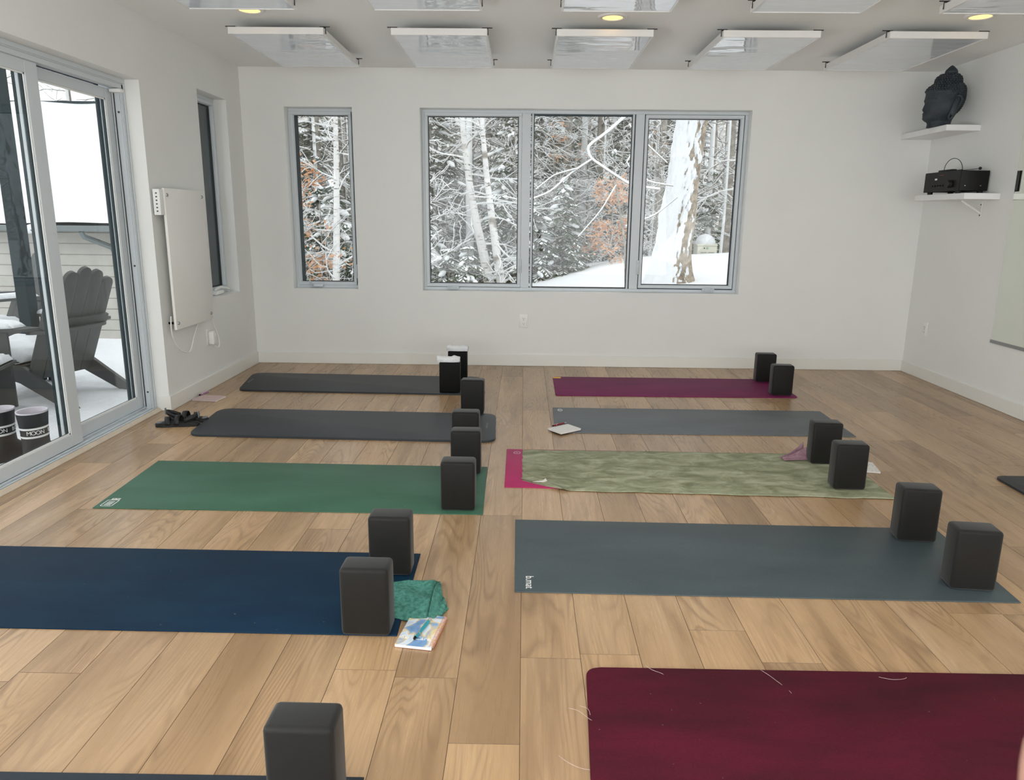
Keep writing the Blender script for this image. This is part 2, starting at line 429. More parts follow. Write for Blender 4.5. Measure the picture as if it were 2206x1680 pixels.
# ------------------------------------------------------------------ sliding door
dr=tag(empty('door_1'),kind='structure')
Y0,Y1=DR[0],DR[1]
def DX(bm,x0,x1,y0,y1,z0,z1,b=.002): box(bm,XL-x1,XL-x0,y0,y1,z0,z1,b,1)
bm=NB()
DX(bm,.095,.235,Y0,Y1,2.028,2.06); DX(bm,.095,.150,Y0,Y1,2.002,2.0275); DX(bm,.155,.160,Y0,Y1,2.010,2.0275); DX(bm,.087,.0945,Y0,Y1,2.035,2.060)
DX(bm,.095,.235,4.735,Y1,.0,2.028)                       # far jamb
DX(bm,.087,.0945,4.748,Y1,.0,2.035)
DX(bm,.096,.102,4.722,4.7345,.02,2.0); DX(bm,.146,.152,4.722,4.7345,.02,2.01)
DX(bm,.095,.235,Y0,Y0+.03,.0,2.028)
obj('door_frame',bm,M['pvc'],dr)
bm=NB(); DX(bm,.070,.235,Y0,Y1-.0135,-.03,.018); DX(bm,.100,.106,Y0,4.73,.018,.030); DX(bm,.148,.153,Y0,4.73,.018,.030); DX(bm,.078,.088,Y0,4.73,.018,.024)
obj('sill_track',bm,M['pvc'],dr)
bm=NB(); prism(bm,[(XL-.048,.0),(XL-.048,.004),(XL-.066,.020),(XL-.0695,.022),(XL-.0695,.0)][::-1],Y0,Y1-.0135,M=Matrix(((1,0,0,0),(0,0,1,0),(0,1,0,0),(0,0,0,1))))
obj('wood_lip',bm,M['woodlip'],dr)
bm=NB(); DX(bm,-.0,.0475,Y0,Y1-.0135,-.0016,-.0002,0); obj('floor_edge',bm,M['floor'],dr)
for a,b in ((.1022,.1060),(.1420,.1458)):
    bm=NB(); DX(bm,a,b,4.730,4.7345,.03,1.99,0); obj('weather_seal',bm,M['dark'],dr)
for z in (.13,.95,1.87):
    bm=NB(); cyl(bm,(XL-.124,4.7345,z),(XL-.124,4.7315,z),.006,12); obj('frame_screw',bm,M['screw'],dr)
def slider(name,y0,y1,xd,wl,wr,zb,zt,gb,gt):
    p=empty(name); p.parent=dr
    bm=NB()
    for (q0,q1,mt,nm,bv) in ((xd,xd+.0185,M['pvc'],'sash',.002),(xd+.0187,xd+.034,M['extdark'],'sash_exterior',0)):
        bm=NB(); DX(bm,q0,q1,y0,y0+wl,zb,zt,bv); DX(bm,q0,q1,y1-wr,y1,zb,zt,bv)
        DX(bm,q0,q1,y0+wl,y1-wr,zb,gb,bv); DX(bm,q0,q1,y0+wl,y1-wr,gt,zt,bv)
        obj(nm,bm,mt,p)
    bm=NB(); 
    for a in ((y0+wl,y1-wr,gt-.008,gt),(y0+wl,y1-wr,gb,gb+.008),(y0+wl,y0+wl+.008,gb,gt),(y1-wr-.008,y1-wr,gb,gt)): DX(bm,xd+.006,xd+.010,*a,0)
    obj('glazing_bead',bm,M['whiteplastic'],p)
    bm=NB()
    for a in ((y0+wl,y1-wr,gt-.005,gt),(y0+wl,y1-wr,gb,gb+.005),(y0+wl,y0+wl+.005,gb,gt),(y1-wr-.005,y1-wr,gb,gt)): DX(bm,xd+.011,xd+.024,*a,0)
    obj('glass_spacer',bm,M['extdark'],p)
    bm=NB(); DX(bm,xd+.014,xd+.018,y0+wl-.001,y1-wr+.001,gb-.001,gt+.001,0); obj('glass_pane',bm,M['glass'],p)
    return p
slider('sliding_panel',2.78,3.955,.110,.095,.098,.030,2.002,.100,1.940)
slider('sliding_panel',3.872,4.734,.157,.098,.070,.030,1.998,.104,1.938)
slider('sliding_panel',2.18,2.86,.157,.07,.09,.030,1.998,.104,1.938)
bm=NB(); DX(bm,.080,.150,4.690,4.735,1.978,1.999,.004); obj('bump_stop',bm,M['whiteplastic'],dr,True,40)
# outside dark casing of the door opening
bm=NB(); 
DX(bm,.236,.262,4.735,4.80,-.15,2.1,0); DX(bm,.236,.262,Y0-.04,4.735,2.028,2.1,0); DX(bm,.236,.262,Y0-.04,Y0+.02,-.15,2.028,0)
obj('outer_casing',bm,M['extdark'],dr)

# ------------------------------------------------------------------ ceiling heating panels
rows=[('far row',4.895,5.925),('near row',3.318,4.348)]
xc=[-1.533,-.535,.474,1.482,2.482]
ordn=['leftmost of the far row, toward the door wall','second from the door wall in the far row','middle one of the far row, before the three pane window','fourth from the door wall in the far row','last of the far row, above the dark head statue']
ordn2=['leftmost of the cut off front row, by a warm downlight','second from the left in the cut off front row','middle of the cut off front row, behind the middle downlight','fourth in the cut off front row, showing a dull face','rightmost in the cut off front row, near the right downlight']
def mk_panel_obj():
    t=empty('ceiling_heating_panel')
    bm=NB(); ring=[(-.293,.293,.505,.515),(-.293,.293,-.515,-.505),(-.293,-.283,-.505,.505),(.283,.293,-.505,.505)]
    for a in ring: box(bm,a[0],a[1],a[2],a[3],-.092,-.052,.0015,1)
    box(bm,-.283,.283,-.505,.505,-.060,-.053)
    obj('frame',bm,M['panelframe'],t)
    bm=NB(); box(bm,-.2828,.2828,-.5048,.5048,-.0885,-.0605,.0,1); obj('glossy_face',bm,M['panel'],t)
    for sx,sy in ((-1,-1),(1,-1),(-1,1),(1,1)):
        bm=NB(); x=sx*.315; y=sy*.47
        tube(bm,[(sx*.2965,y,-.080),(sx*.2965,y,-.046),(sx*.25,y,-.044)],.003,6); tube(bm,[(sx*.26,y,-.040),(sx*.322,y,-.040)],.0032,8); cyl(bm,(sx*.10,sy*.22,-.053),(sx*.10,sy*.22,-.0005),.006,8)
        obj('standoff_bracket',bm,M['screw'],t)
    return t
p0=mk_panel_obj(); first=True
for (rn,ya,yb) in rows:
    for i,x in enumerate(xc):
        t=p0 if first else copy_tree(p0); first=False
        t.location=(x,(ya+yb)/2,H)
        t['label']='white framed glossy heating panel under the ceiling, '+(ordn[i] if rn=='far row' else ordn2[i])
        t['category']='ceiling panel'; t['group']='heating panels under the ceiling'
for (x,y,l) in ((-1.62,4.71,'lit warm recessed ceiling light, nearest the sliding door'),(.508,4.823,'lit warm recessed ceiling light, the middle one, centred in front of the windows'),(2.633,4.75,'lit warm recessed ceiling light, the one toward the mirror wall')):
    t=empty('recessed_light',(x,y,H),0,l,'ceiling light','recessed ceiling lights')
    bm=NB(); lathe(bm,[(.060,-.001),(.062,-.008),(.080,-.009),(.088,-.004),(.090,.002)],32); obj('trim_ring',bm,M['whiteplastic'],t,True)
    bm=NB(); lathe(bm,[(0,-.005),(.061,-.005)],32); obj('lens',bm,M['lamp'],t)

# ------------------------------------------------------------------ wall heater on the left wall
t=empty('wall_heater_panel',(XL,5.12,.98),0,'cream flat electric panel heater hung on the left wall by the narrow window','heater')
bm=NB(); box(bm,.046,.064,-.292,.292,-.452,.452,.003,2); obj('heater_face',bm,M['cream'],t,True,40)
bm=NB()
for y,z in ((-.262,.41),(.262,.41),(-.262,-.41),(.262,-.41)): cyl(bm,(0,y,z),(.046,y,z),.008,12)
obj('wall_spacer',bm,M['black'],t)
for y,z in ((-.262,.41),(.262,.41),(-.262,-.41),(.262,-.41)):
    bm=NB(); cyl(bm,(.064,y,z),(.070,y,z),.011,16,.009); obj('cap_screw',bm,M['greymetal'],t,True,40)
bm=NB(); box(bm,.012,.056,-.345,-.2925,.285,.445,.004,2); cbx=obj('control_box',bm,M['whiteplastic'],t,True,40)
for k in range(6):
    bm=NB(); box(bm,.030,.040,-.3462,-.3445,.305+k*.022,.313+k*.022); obj('control_mark',bm,M['screw'],cbx)
bm=NB(); tube(bm,smooth([(.035,-.30,-.36),(.035,-.31,-.43),(.03,-.28,-.52),(.03,-.20,-.60),(.03,-.10,-.635),(.03,-.04,-.625),(.03,.03,-.54),(.03,.13,-.44)]),.0042,8)
obj('cord',bm,M['whiteplastic'],t,True)
bm=NB(); tube(bm,smooth([(.05,.265,-.42),(.05,.33,-.50),(.055,.38,-.60),(.06,.375,-.665),(.06,.33,-.675),(.055,.30,-.66)]),.0042,8); obj('cord',bm,M['whiteplastic'],t,True)
def outlet(loc,rz,label,kind='duplex'):
    t=empty('wall_outlet',loc,rz,label,'outlet')       # local -y faces the room
    bm=NB(); box(bm,-.037,.037,-.006,0,-.060,.060,.0025,2); obj('cover_plate',bm,M['whiteplastic'],t,True,40)
    for s in (-1,1):
        bm=NB(); prism(bm,rrect(.034,.030,.009),.006,.0078,M=Matrix.Translation((0,0,s*.0205))@Matrix.Rotation(PI/2,4,'X')); q=obj('receptacle',bm,M['cream'],t)
        bm=NB(); box(bm,-.0085,-.0065,-.0086,-.0070,s*.0205-.004,s*.0205+.006); box(bm,.0065,.0085,-.0086,-.0070,s*.0205-.004,s*.0205+.005); cyl(bm,(0,-.0086,s*.0205-.009),(0,-.007,s*.0205-.009),.0028,8)
        obj('slot',bm,M['screw'],q)
    bm=NB(); cyl(bm,(0,-.0075,0),(0,-.0055,0),.003,10); obj('plate_screw',bm,M['greymetal'],t)
    return t
outlet((.0045,D,.397),0,'white duplex wall outlet below the big window on the far wall')
outlet((XR,6.145,.407),-PI/2,'white duplex wall outlet low on the right wall below the shelves')
outlet((XL,5.45,.385),PI/2,'white wall outlet with a plug in it under the panel heater')
t=empty('power_plug',(XL+.009,5.45,.385),0,'white chunky plug pushed into the outlet under the panel heater','plug')
bm=NB(); box(bm,0,.042,-.028,.028,-.055,.045,.010,3); obj('plug_body',bm,M['whiteplastic'],t,True,40)
bm=NB(); cyl(bm,(.042,.01,.012),(.046,.01,.012),.012,16); obj('timer_dial',bm,M['cream'],t)

# ------------------------------------------------------------------ shelves, statue, amplifier, mirror
def shelf(loc,sx,sy,label,bracket=False):
    t=empty('wall_shelf',loc,0,label,'shelf')
    bm=NB(); box(bm,-sx,0,0,sy,-.042,0,.002,1); obj('board',bm,M['shelf'],t)
    if bracket:
        bm=NB(); y=.20
        box(bm,-.006,-.001,y-.012,y+.012,-.16,-.042); box(bm,-.17,-.001,y-.012,y+.012,-.046,-.0425)
        tube(bm,[(-.155,y,-.046),(-.004,y,-.135)],.008,8); b=obj('bracket',bm,M['panelframe'],t)
        bm=NB(); 
        for z in (-.075,-.15):
            bm=NB(); cyl(bm,(-.006,y,z),(-.009,y,z),.005,8); obj('bracket_screw',bm,M['screw'],b)
    return t
shelf((XR,5.767,1.962),.250,D-5.767,'white floating shelf in the corner holding the dark head statue')
shelf((XR,5.415,1.470),.250,.678,'white floating shelf with a bracket holding the black amplifier',True)

def statue():
    t=empty('buddha_head_statue',(3.128,5.97,1.962),0,'dark blue-grey stone head statue with curled hair on the corner shelf','statue')
    K=.79e-3*1.02
    # rows: (pixel row, front, back, half width mm)
    R=[(715,497,697,78),(700,500,697,74),(680,500,700,68),(668,492,703,66),(655,470,706,72),(640,458,708,82),(625,456,712,92),(610,459,716,100),(596,459,722,106),(580,462,738,112),(560,463,758,117),(540,463,770,121),(520,461,779,124),(500,463,786,126),(480,461,791,127),(460,460,794,128),(440,463,795,128),(425,465,795,128),(412,464,794,128),(404,458,793,131),(390,463,792,131),(372,473,788,128),(356,490,781,122),(342,512,768,108),(332,528,756,94),(318,531,752,88),(300,531,752,86),(282,538,748,84),(268,552,738,78),(256,572,722,66),(247,592,706,54),(243,594,704,50)]
    n=64; vs=[];fs=[]
    zof=lambda y:(715-y)*K
    def g(a,s): return math.exp(-(a/s)**2)
    for (y,fr,bk,w) in R:
        z=zof(y); A=(625-fr)*K; B=(bk-625)*K; W=w*K
        for k in range(n):
            th=2*PI*k/n; c,s=math.cos(th),math.sin(th)
            a=A if c>0 else B
            e=.92 if y<410 else .86
            x=a*math.copysign(abs(c)**e,c); yy=W*math.copysign(abs(s)**e,s)
            if c>0 and 410<y<680:
                # nose, lips, eyes, cheeks pushed out of the face
                d=0
                if 495<y<575: d+=.021*min(1,(y-492)/62)*g(yy,.013+.0001*(y-500))
                d+=.009*g(y-592,7)*g(yy,.027)+.008*g(y-610,7)*g(yy,.022)-.004*g(y-601,4)*g(yy,.026)
                d+=.006*g(y-642,16)*g(yy,.030)
                d-=.010*g(y-500,13)*g(abs(yy)-.038,.020)
                d+=.007*g(y-503,8)*g(abs(yy)-.038,.017)
                d+=.006*g(y-476,6)*g(abs(yy)-.036,.026)
                d+=.005*g(y-565,22)*g(abs(yy)-.055,.022)
                x+=d*c
            vs.append((-x,-yy,z))      # face looks along -X
    m=len(R)
    for i in range(m-1):
        for k in range(n): fs.append((i*n+k,i*n+(k+1)%n,(i+1)*n+(k+1)%n,(i+1)*n+k))
    fs.append(tuple(range(n))[::-1]); fs.append(tuple(range((m-1)*n,m*n)))
    raw('head',vs,fs,M['statue'],t,True)
    # hair curls
    bm=NB()
    def interp(y):
        for i in range(len(R)-1):
            if R[i][0]>=y>=R[i+1][0]:
                s=(R[i][0]-y)/(R[i][0]-R[i+1][0]); return [R[i][j]*(1-s)+R[i+1][j]*s for j in (1,2,3)]
    y=598; row=0
    while y>250:
        fr,bk,w=interp(y); A=(625-fr)*K;B=(bk-625)*K;W=w*K; per=2*PI*((A+B)/2+W)/2; cnt=int(per/.0185)
        for k in range(cnt):
            th=2*PI*(k+.5*(row%2))/cnt; c,s=math.cos(th),math.sin(th)
            if y>408 and c>-.18+ (0.5*(430-y)/50 if y<430 else 0): continue
            if y>408 and c>-.45 and y>560: continue
            e=.92; x=(A if c>0 else B)*math.copysign(abs(c)**e,c)*.99; yy=W*math.copysign(abs(s)**e,s)*.99
            sphere(bm,(-x,-yy,zof(y)),.0105,sub=1)
        y-=17; row+=1
    obj('hair_curls',bm,M['statue'],t,True)
    bm=NB(); lathe(bm,[(.040,zof(245)),(.044,zof(236)),(.043,zof(224)),(.036,zof(208)),(.022,zof(190)),(.010,zof(177)),(0,zof(170))],24,Matrix.Translation((.024,0,0))); obj('topknot_finial',bm,M['statue'],t,True)
    for s in (-1,1):
        bm=NB(); yy=s*.100
        P=[(.022,yy*1.02,zof(470)),(.045,yy*1.10,zof(452)),(.068,yy*1.12,zof(462)),(.076,yy*1.12,zof(490)),(.064,yy*1.07,zof(535)),(.048,yy*1.0,zof(580)),(.036,yy*.93,zof(620)),(.026,yy*.86,zof(648)),(.010,yy*.84,zof(652)),(.004,yy*.90,zof(630)),(.014,yy*.98,zof(585)),(.018,yy*1.02,zof(545))]
        tube(bm,P,[.007,.009,.0095,.009,.009,.0095,.011,.012,.011,.010,.009,.007],8)
        tube(bm,[(.040,yy*1.04,zof(480)),(.052,yy*1.08,zof(500)),(.040,yy*1.02,zof(540)),(.022,yy*.95,zof(600))],[.006,.008,.010,.012],8)
        obj('ear',bm,M['statue'],t,True)
    for s in (-1,1):
        bm=NB(); sphere(bm,(.040,s*.103,zof(540)),.050,Matrix.Rotation(math.radians(14),4,'Y'),3,(.55,.20,1.45)); obj('ear_shell',bm,M['statue'],t,True)
        bm=NB(); sphere(bm,(-.103,s*.046,zof(500)),.020,Matrix.Rotation(math.radians(-s*33),4,'Z'),3,(.75,1.45,.60)); obj('eyelid',bm,M['statue'],t,True)
        bm=NB(); tube(bm,smooth([(-.129,s*.014,zof(482)),(-.126,s*.034,zof(472)),(-.110,s*.060,zof(468)),(-.088,s*.080,zof(476))]),.0060,8); obj('brow',bm,M['statue'],t,True)
        bm=NB(); sphere(bm,(-.128,s*.012,zof(566)),.0115,sub=2,sc=(1.2,.9,.8)); obj('nostril',bm,M['statue'],t,True)
    bm=NB(); tube(bm,smooth([(-.100,-.044,zof(598)),(-.128,-.022,zof(592)),(-.136,0,zof(594)),(-.128,.022,zof(592)),(-.100,.044,zof(598))]),.0075,8); obj('upper_lip',bm,M['statue'],t,True)
    bm=NB(); tube(bm,smooth([(-.104,-.036,zof(606)),(-.127,-.018,zof(611)),(-.132,0,zof(612)),(-.127,.018,zof(611)),(-.104,.036,zof(606))]),.0080,8); obj('lower_lip',bm,M['statue'],t,True)
    t.rotation_euler=(0,0,math.radians(-4))
    return t
statue()

t=empty('amplifier',(3.085,5.555,1.470),0,'black hi-fi amplifier seen end-on on the lower white shelf','amplifier')
bm=NB(); box(bm,.012,.215,0,.46,.020,.160,.003,1); obj('case',bm,M['black'],t)
bm=NB(); box(bm,.0,.0118,-.004,.464,.018,.162,.003,1); fp=obj('front_panel',bm,M['black'],t)
bm=NB(); cyl(bm,(-.026,.10,.070),(0,.10,.070),.026,24,.028); obj('volume_knob',bm,M['blackrub'],fp,True,40)
for y,z in ((.20,.062),(.235,.062),(.27,.062),(.305,.062),(.34,.062)):
    bm=NB(); cyl(bm,(-.006,y,z),(0,y,z),.006,10); obj('button',bm,M['blackrub'],fp)
bm=NB(); box(bm,-.0012,0,.285,.315,.104,.116); obj('badge',bm,M['print'],fp)
bm=NB(); box(bm,-.0008,0,.20,.26,.136,.139); obj('lettering',bm,simple('dull_copper_print',(.25,.09,.06),.5),fp)
for x in (.03,.185):
    for y in (.04,.42):
        bm=NB(); cyl(bm,(x,y,.0005),(x,y,.020),.017,16,.020); obj('foot',bm,M['blackrub'],t,True,40)
for x in (.05,.16):
    bm=NB(); cyl(bm,(x,-.0025,.055),(x,.0,.055),.004,8); obj('case_screw',bm,M['greymetal'],t)
bm=NB(); cyl(bm,(.150,.02,.1605),(.150,.02,.166),.004,8); 
t=empty('headset_microphone',(3.19,5.72,1.6325),0,'black headset microphone lying on top of the amplifier','microphone')
bm=NB(); tube(bm,[(-.05+.075*math.cos(a),.02+.05*math.cos(a)*.3,.004+.088*math.sin(a)) for a in [PI*k/16 for k in range(17)]],.0022,6); obj('headband',bm,M['black'],t,True)
bm=NB(); tube(bm,[(.02,.03,.008),(.05,-.05,.012),(.055,-.12,.014)],.002,6); obj('boom',bm,M['black'],t,True)
bm=NB(); sphere(bm,(.056,-.130,.014),.011,sc=(1,1.2,1)); obj('foam_tip',bm,M['blackrub'],t,True)
bm=NB(); box(bm,-.085,-.045,-.02,.16,0,.014,.004,2); obj('transmitter_pack',bm,M['black'],t,True,40)
bm=NB(); box(bm,-.040,.02,-.02,.05,0,.010,.004,2); tube(bm,[(-.05,.05,.005),(.0,.0,.012),(.03,.02,.006),(.01,.06,.012)],.003,6); obj('ear_clip',bm,M['black'],t,True,40)

t=empty('wall_mirror',(XR,5.262,.455),0,'large frameless mirror on the right wall, cut off by the picture edge','mirror')
bm=NB(); box(bm,-.006,0,-3.6,0,.004,1.62,.0015,1); obj('mirror_glass',bm,M['mirror'],t)
bm=NB(); box(bm,-.011,0,-3.6,.001,-.010,.0035); box(bm,-.011,-.0065,-3.6,.001,.0035,.012); obj('bottom_channel',bm,M['greymetal'],t)

# ------------------------------------------------------------------ yoga mats
def ymat(pts,rad,th,mat,label,group=None):
    cx=sum(p[0] for p in pts)/4; cy_=sum(p[1] for p in pts)/4
    t=empty('yoga_mat',(cx,cy_,0),0,label,'yoga mat',group)
    loc=[(a-cx,b-cy_) for a,b in pts]
    P=round_poly(loc,rad)
    bm=NB(); prism(bm,P,.0006,th,min(.002,th*.4)); obj('mat_sheet',bm,mat,t,True,35)
    return t
mm=mk_mat
M['m_green']=mm('green_rubber_mat',(.032,.105,.060,1),(.055,.155,.100,1),.55,1.6)
M['m_navy']=mm('navy_rubber_mat',(.0008,.015,.042,1),(.002,.027,.058,1),.65,2.5,spec=.22)
M['m_black']=mm('black_foam_mat',(.016,.018,.023,1),(.023,.026,.032,1),.5,2.,stretch=(1,5,1))
M['m_black2']=mm('charcoal_foam_mat',(.023,.028,.034,1),(.033,.040,.047,1),.5,2.,stretch=(1,5,1))
M['m_plum']=mm('plum_mat',(.14,.008,.062,1),(.20,.014,.092,1),.65,2.,spec=.22)
M['m_grey']=mm('grey_mat',(.098,.112,.122,1),(.135,.150,.162,1),.55,2.)
M['m_pink']=mm('magenta_mat',(.42,.018,.115,1),(.48,.028,.14,1),.55,2.,spec=.25)
M['m_slate']=mm('slate_mat',(.046,.063,.070,1),(.070,.093,.101,1),.48,1.4)
M['m_maroon']=mm('maroon_mat',(.046,.006,.012,1),(.092,.0065,.020,1),.75,2.4,spec=.15,bscale=600,bump=.5)
M['m_front']=mm('blue_black_mat',(.012,.020,.030,1),(.018,.028,.04,1),.5,2.)
GM='yoga mats laid out in two rows'
m1=ymat([(-2.10,5.330),(-.265,5.292),(-.335,5.890),(-2.20,5.945)],[.075,.075,.09,.09],.013,M['m_black'],'black yoga mat with rounded corners, farthest in the left row',GM)
m2=ymat([(-1.965,4.175),(-.150,4.128),(-.170,4.740),(-2.01,4.785)],[.085,.085,.09,.09],.014,M['m_black2'],'charcoal yoga mat with rounded corners, second farthest in the left row',GM)
m3=ymat([(-1.897,3.066),(-.165,3.060),(-.176,3.698),(-1.918,3.722)],.0,.004,M['m_green'],'green yoga mat in the left row',GM)
m4=ymat([(-2.02,2.090),(-.380,2.082),(-.385,2.660),(-2.06,2.668)],.0,.005,M['m_navy'],'dark navy blue yoga mat in the left row, cut off by the picture edge',GM)
m5=ymat([(.246,5.318),(2.030,5.345),(2.026,5.975),(.248,5.970)],[.03,.045,.045,.02],.006,M['m_plum'],'plum purple yoga mat with a yellow corner tag, farthest in the right row',GM)
m6=ymat([(.204,4.355),(2.022,4.356),(2.034,4.955),(.210,4.956)],.0,.006,M['m_grey'],'mid grey yoga mat with an oval logo in the right row',GM)
m7=ymat([(-.080,3.408),(1.742,3.352),(1.752,3.990),(-.082,4.008)],.0,.005,M['m_pink'],'magenta pink yoga mat mostly hidden under the green-grey towel',GM)
m8=ymat([(-.017,2.374),(1.724,2.357),(1.765,2.980),(-.022,3.008)],.0,.005,M['m_slate'],'slate grey yoga mat with small white lettering, just beyond the maroon mat',GM)
m9=ymat([(.160,1.29),(1.98,1.31),(1.97,1.935),(.196,1.930)],[.05,.05,.05,.045],.006,M['m_maroon'],'maroon yoga mat at the front right, cut off by the picture edge',GM)
m10=ymat([(2.40,1.86),(3.03,1.86),(3.03,3.655),(2.418,3.655)],.05,.012,M['m_black'],'black yoga mat of which only a corner shows at the right picture edge',GM)
m11=ymat([(-2.08,.86),(-.352,.87),(-.356,1.480),(-2.08,1.468)],.0,.005,M['m_front'],'dark mat whose thin edge shows at the bottom left picture edge',GM)
def decal(bm_fn,parent,mat,name='logo_print'):
    bm=NB(); bm_fn(bm); o=obj(name,bm,mat); o.parent=parent; o.location=-parent.location; return o
FR=Matrix.Rotation
def place_txt(s,size,x,y,z,ang,par,mat=M['print'],name='logo_print'):
    return text_mesh(name,s,size,mat,Matrix.Translation((x-par.location.x,y-par.location.y,z))@FR(math.radians(ang),4,'Z'),par,.0002)
place_txt('b.mat',.042,.035,2.442,.0054,-90,m8)
def ringlogo(cx,cy_,rx,ry,z):
    def f(bm):
        n=28
        for r0,r1 in ((1,.72),(.34,.20)):
            a=[bm.verts.new((cx+rx*r0*math.cos(2*PI*k/n),cy_+ry*r0*math.sin(2*PI*k/n),z)) for k in range(n)]
            b=[bm.verts.new((cx+rx*r1*math.cos(2*PI*k/n),cy_+ry*r1*math.sin(2*PI*k/n),z)) for k in range(n)]
            for k in range(n): bm.faces.new((a[k],a[(k+1)%n],b[(k+1)%n],b[k]))
    return f
decal(ringlogo(.258,4.886,.016,.032,.0064),m6,M['print'])
decal(ringlogo(-.024,3.940,.020,.026,.0054),m7,simple('pale_pink_print',(.62,.32,.42),.6))
def greenlogo(bm):
    x0,x1,y0,y1,z=-1.878,-1.822,3.086,3.160,.0044
    for a in ((x0,x1,y0,y0+.004),(x0,x1,y1-.004,y1),(x0,x0+.004,y0,y1),(x1-.004,x1,y0,y1)): box(bm,*a,z,z+.0002)
    for k in range(4): box(bm,x0+.013,x1-.013,y0+.012+k*.013,y0+.018+k*.013,z,z+.0002)
    box(bm,x0+.012,x1-.006,y1+.004,y1+.009,z,z+.0002);box(bm,x0+.012,x1-.006,y1+.015,y1+.020,z,z+.0002)
    for xx in (x0+.012,(x0+x1)/2,x1-.011): box(bm,xx,xx+.005,y1+.009,y1+.015,z,z+.0002)
decal(greenlogo,m3,M['print'])
def bars(cx,cy_,n,pitch,h,z,ang=0):
    def f(bm):
        for k in range(n):
            w=pitch*(.35 if k%3 else .5)
            y=cy_+(k-n/2)*pitch; box(bm,cx-h/2,cx+h/2*(.6 if k%2 else 1),y,y+w,z,z+.0002)
    return f
pg=simple('faint_grey_print',(.28,.30,.32),.6)
decal(bars(-.215,4.455,9,.013,.013,.0144),m2,pg); decal(bars(-2.115,5.640,8,.015,.013,.0134),m1,pg)
def tagbox(bm): box(bm,.250,.312,5.905,5.955,.0062,.0070)
decal(tagbox,m5,M['yellow'],'corner_tag')
# loose threads on the maroon mat
for k,(pts) in enumerate([[(.37,1.94),(.385,1.915),(.41,1.905),(.42,1.895)],[(.70,1.93),(.715,1.90),(.735,1.87),(.75,1.845),(.752,1.82)],[(1.03,1.905),(1.06,1.89),(1.10,1.90),(1.12,1.918)],[(.135,1.74),(.16,1.725),(.185,1.70),(.20,1.69)],[(.10,1.56),(.12,1.535),(.15,1.52),(.185,1.515)],[(.14,1.46),(.17,1.44),(.20,1.45)],[(.165,1.75),(.185,1.735),(.19,1.715)]]):
    bm=NB(); tube(bm,smooth([(x,y,.0075+.003*math.sin(i*1.7)) for i,(x,y) in enumerate(pts)],4),.00042,5)
    wh=['near its left corner on the far edge','long, hanging in from the far edge','farther right along the far edge','farthest on the left edge, over bare floor','curled over the floor, middle of the left edge','nearest on the left edge','short, beside the farthest one on the left edge'][k]
    tag(obj('loose_thread',bm,M['pinkpaper'],None,True),'loose pale thread on the maroon mat, '+wh,'thread','loose threads on the maroon mat')

# ------------------------------------------------------------------ yoga blocks
def mk_block(mat,w,d,h,rad):
    bm=NB(); box(bm,-w/2,w/2,0,d,0,h,rad,4); o=obj('yoga_block',bm,mat,None,True,50)
    return o
bl=mk_block(M['foam'],.152,.097,.226,.014); blb=mk_block(M['foamblack'],.150,.095,.222,.006)
GB='charcoal foam yoga blocks stood on end'
B=[(-.476,2.070,-1,.0052,bl,'charcoal foam block on the near side of the navy mat, beside the teal cloth'),
(-.470,2.470,0,.0052,bl,'charcoal foam block on the far side of the navy mat, behind its partner'),
(-.279,3.091,-1,.0042,bl,'charcoal foam block at the near edge of the green mat, front of three in line'),
(-.281,3.574,0,.0042,bl,'charcoal foam block on the far edge of the green mat, middle of three in line'),
(-.312,3.955,-1,.0006,bl,'charcoal foam block on bare floor between green and charcoal mats, rear of three in line'),
(-.326,4.72,-2,.0142,bl,'very dark foam block on the far right edge of the charcoal mat'),
(-.533,5.326,0,.0134,blb,'black block under the nearer rolled white towel, on the far black mat'),
(-.516,5.79,0,.0134,blb,'black block under the farther rolled white towel, closest to the back wall'),
(1.922,5.392,-2,.0062,bl,'charcoal foam block on the plum mat, nearer to the camera of its pair'),
(1.949,5.868,-2,.0062,bl,'charcoal foam block at the far edge of the plum mat, closest to the back wall'),
(1.616,3.795,-3,.0115,bl,'charcoal foam block on the green-grey towel beside the mauve cloth'),
(1.582,3.412,-3,.0115,bl,'charcoal foam block near the front right corner of the green-grey towel'),
(1.612,2.836,-6,.0052,bl,'charcoal foam block on the far edge of the slate grey mat'),
(1.602,2.430,-6,.0052,bl,'charcoal foam block at the near right corner of the slate grey mat'),
(-.462,1.349,-.5,.0052,bl,'big looking charcoal foam block cut off by the bottom of the picture')]
used=set()
for (x,y,a,z,src,lab) in B:
    if id(src) not in used: o=src; used.add(id(src))
    else: o=src.copy(); link(o)
    o.location=(x,y,z); o.rotation_euler=(0,0,math.radians(a))
    tag(o,lab,'yoga block',GB if src is bl else 'black blocks with rolled towels')
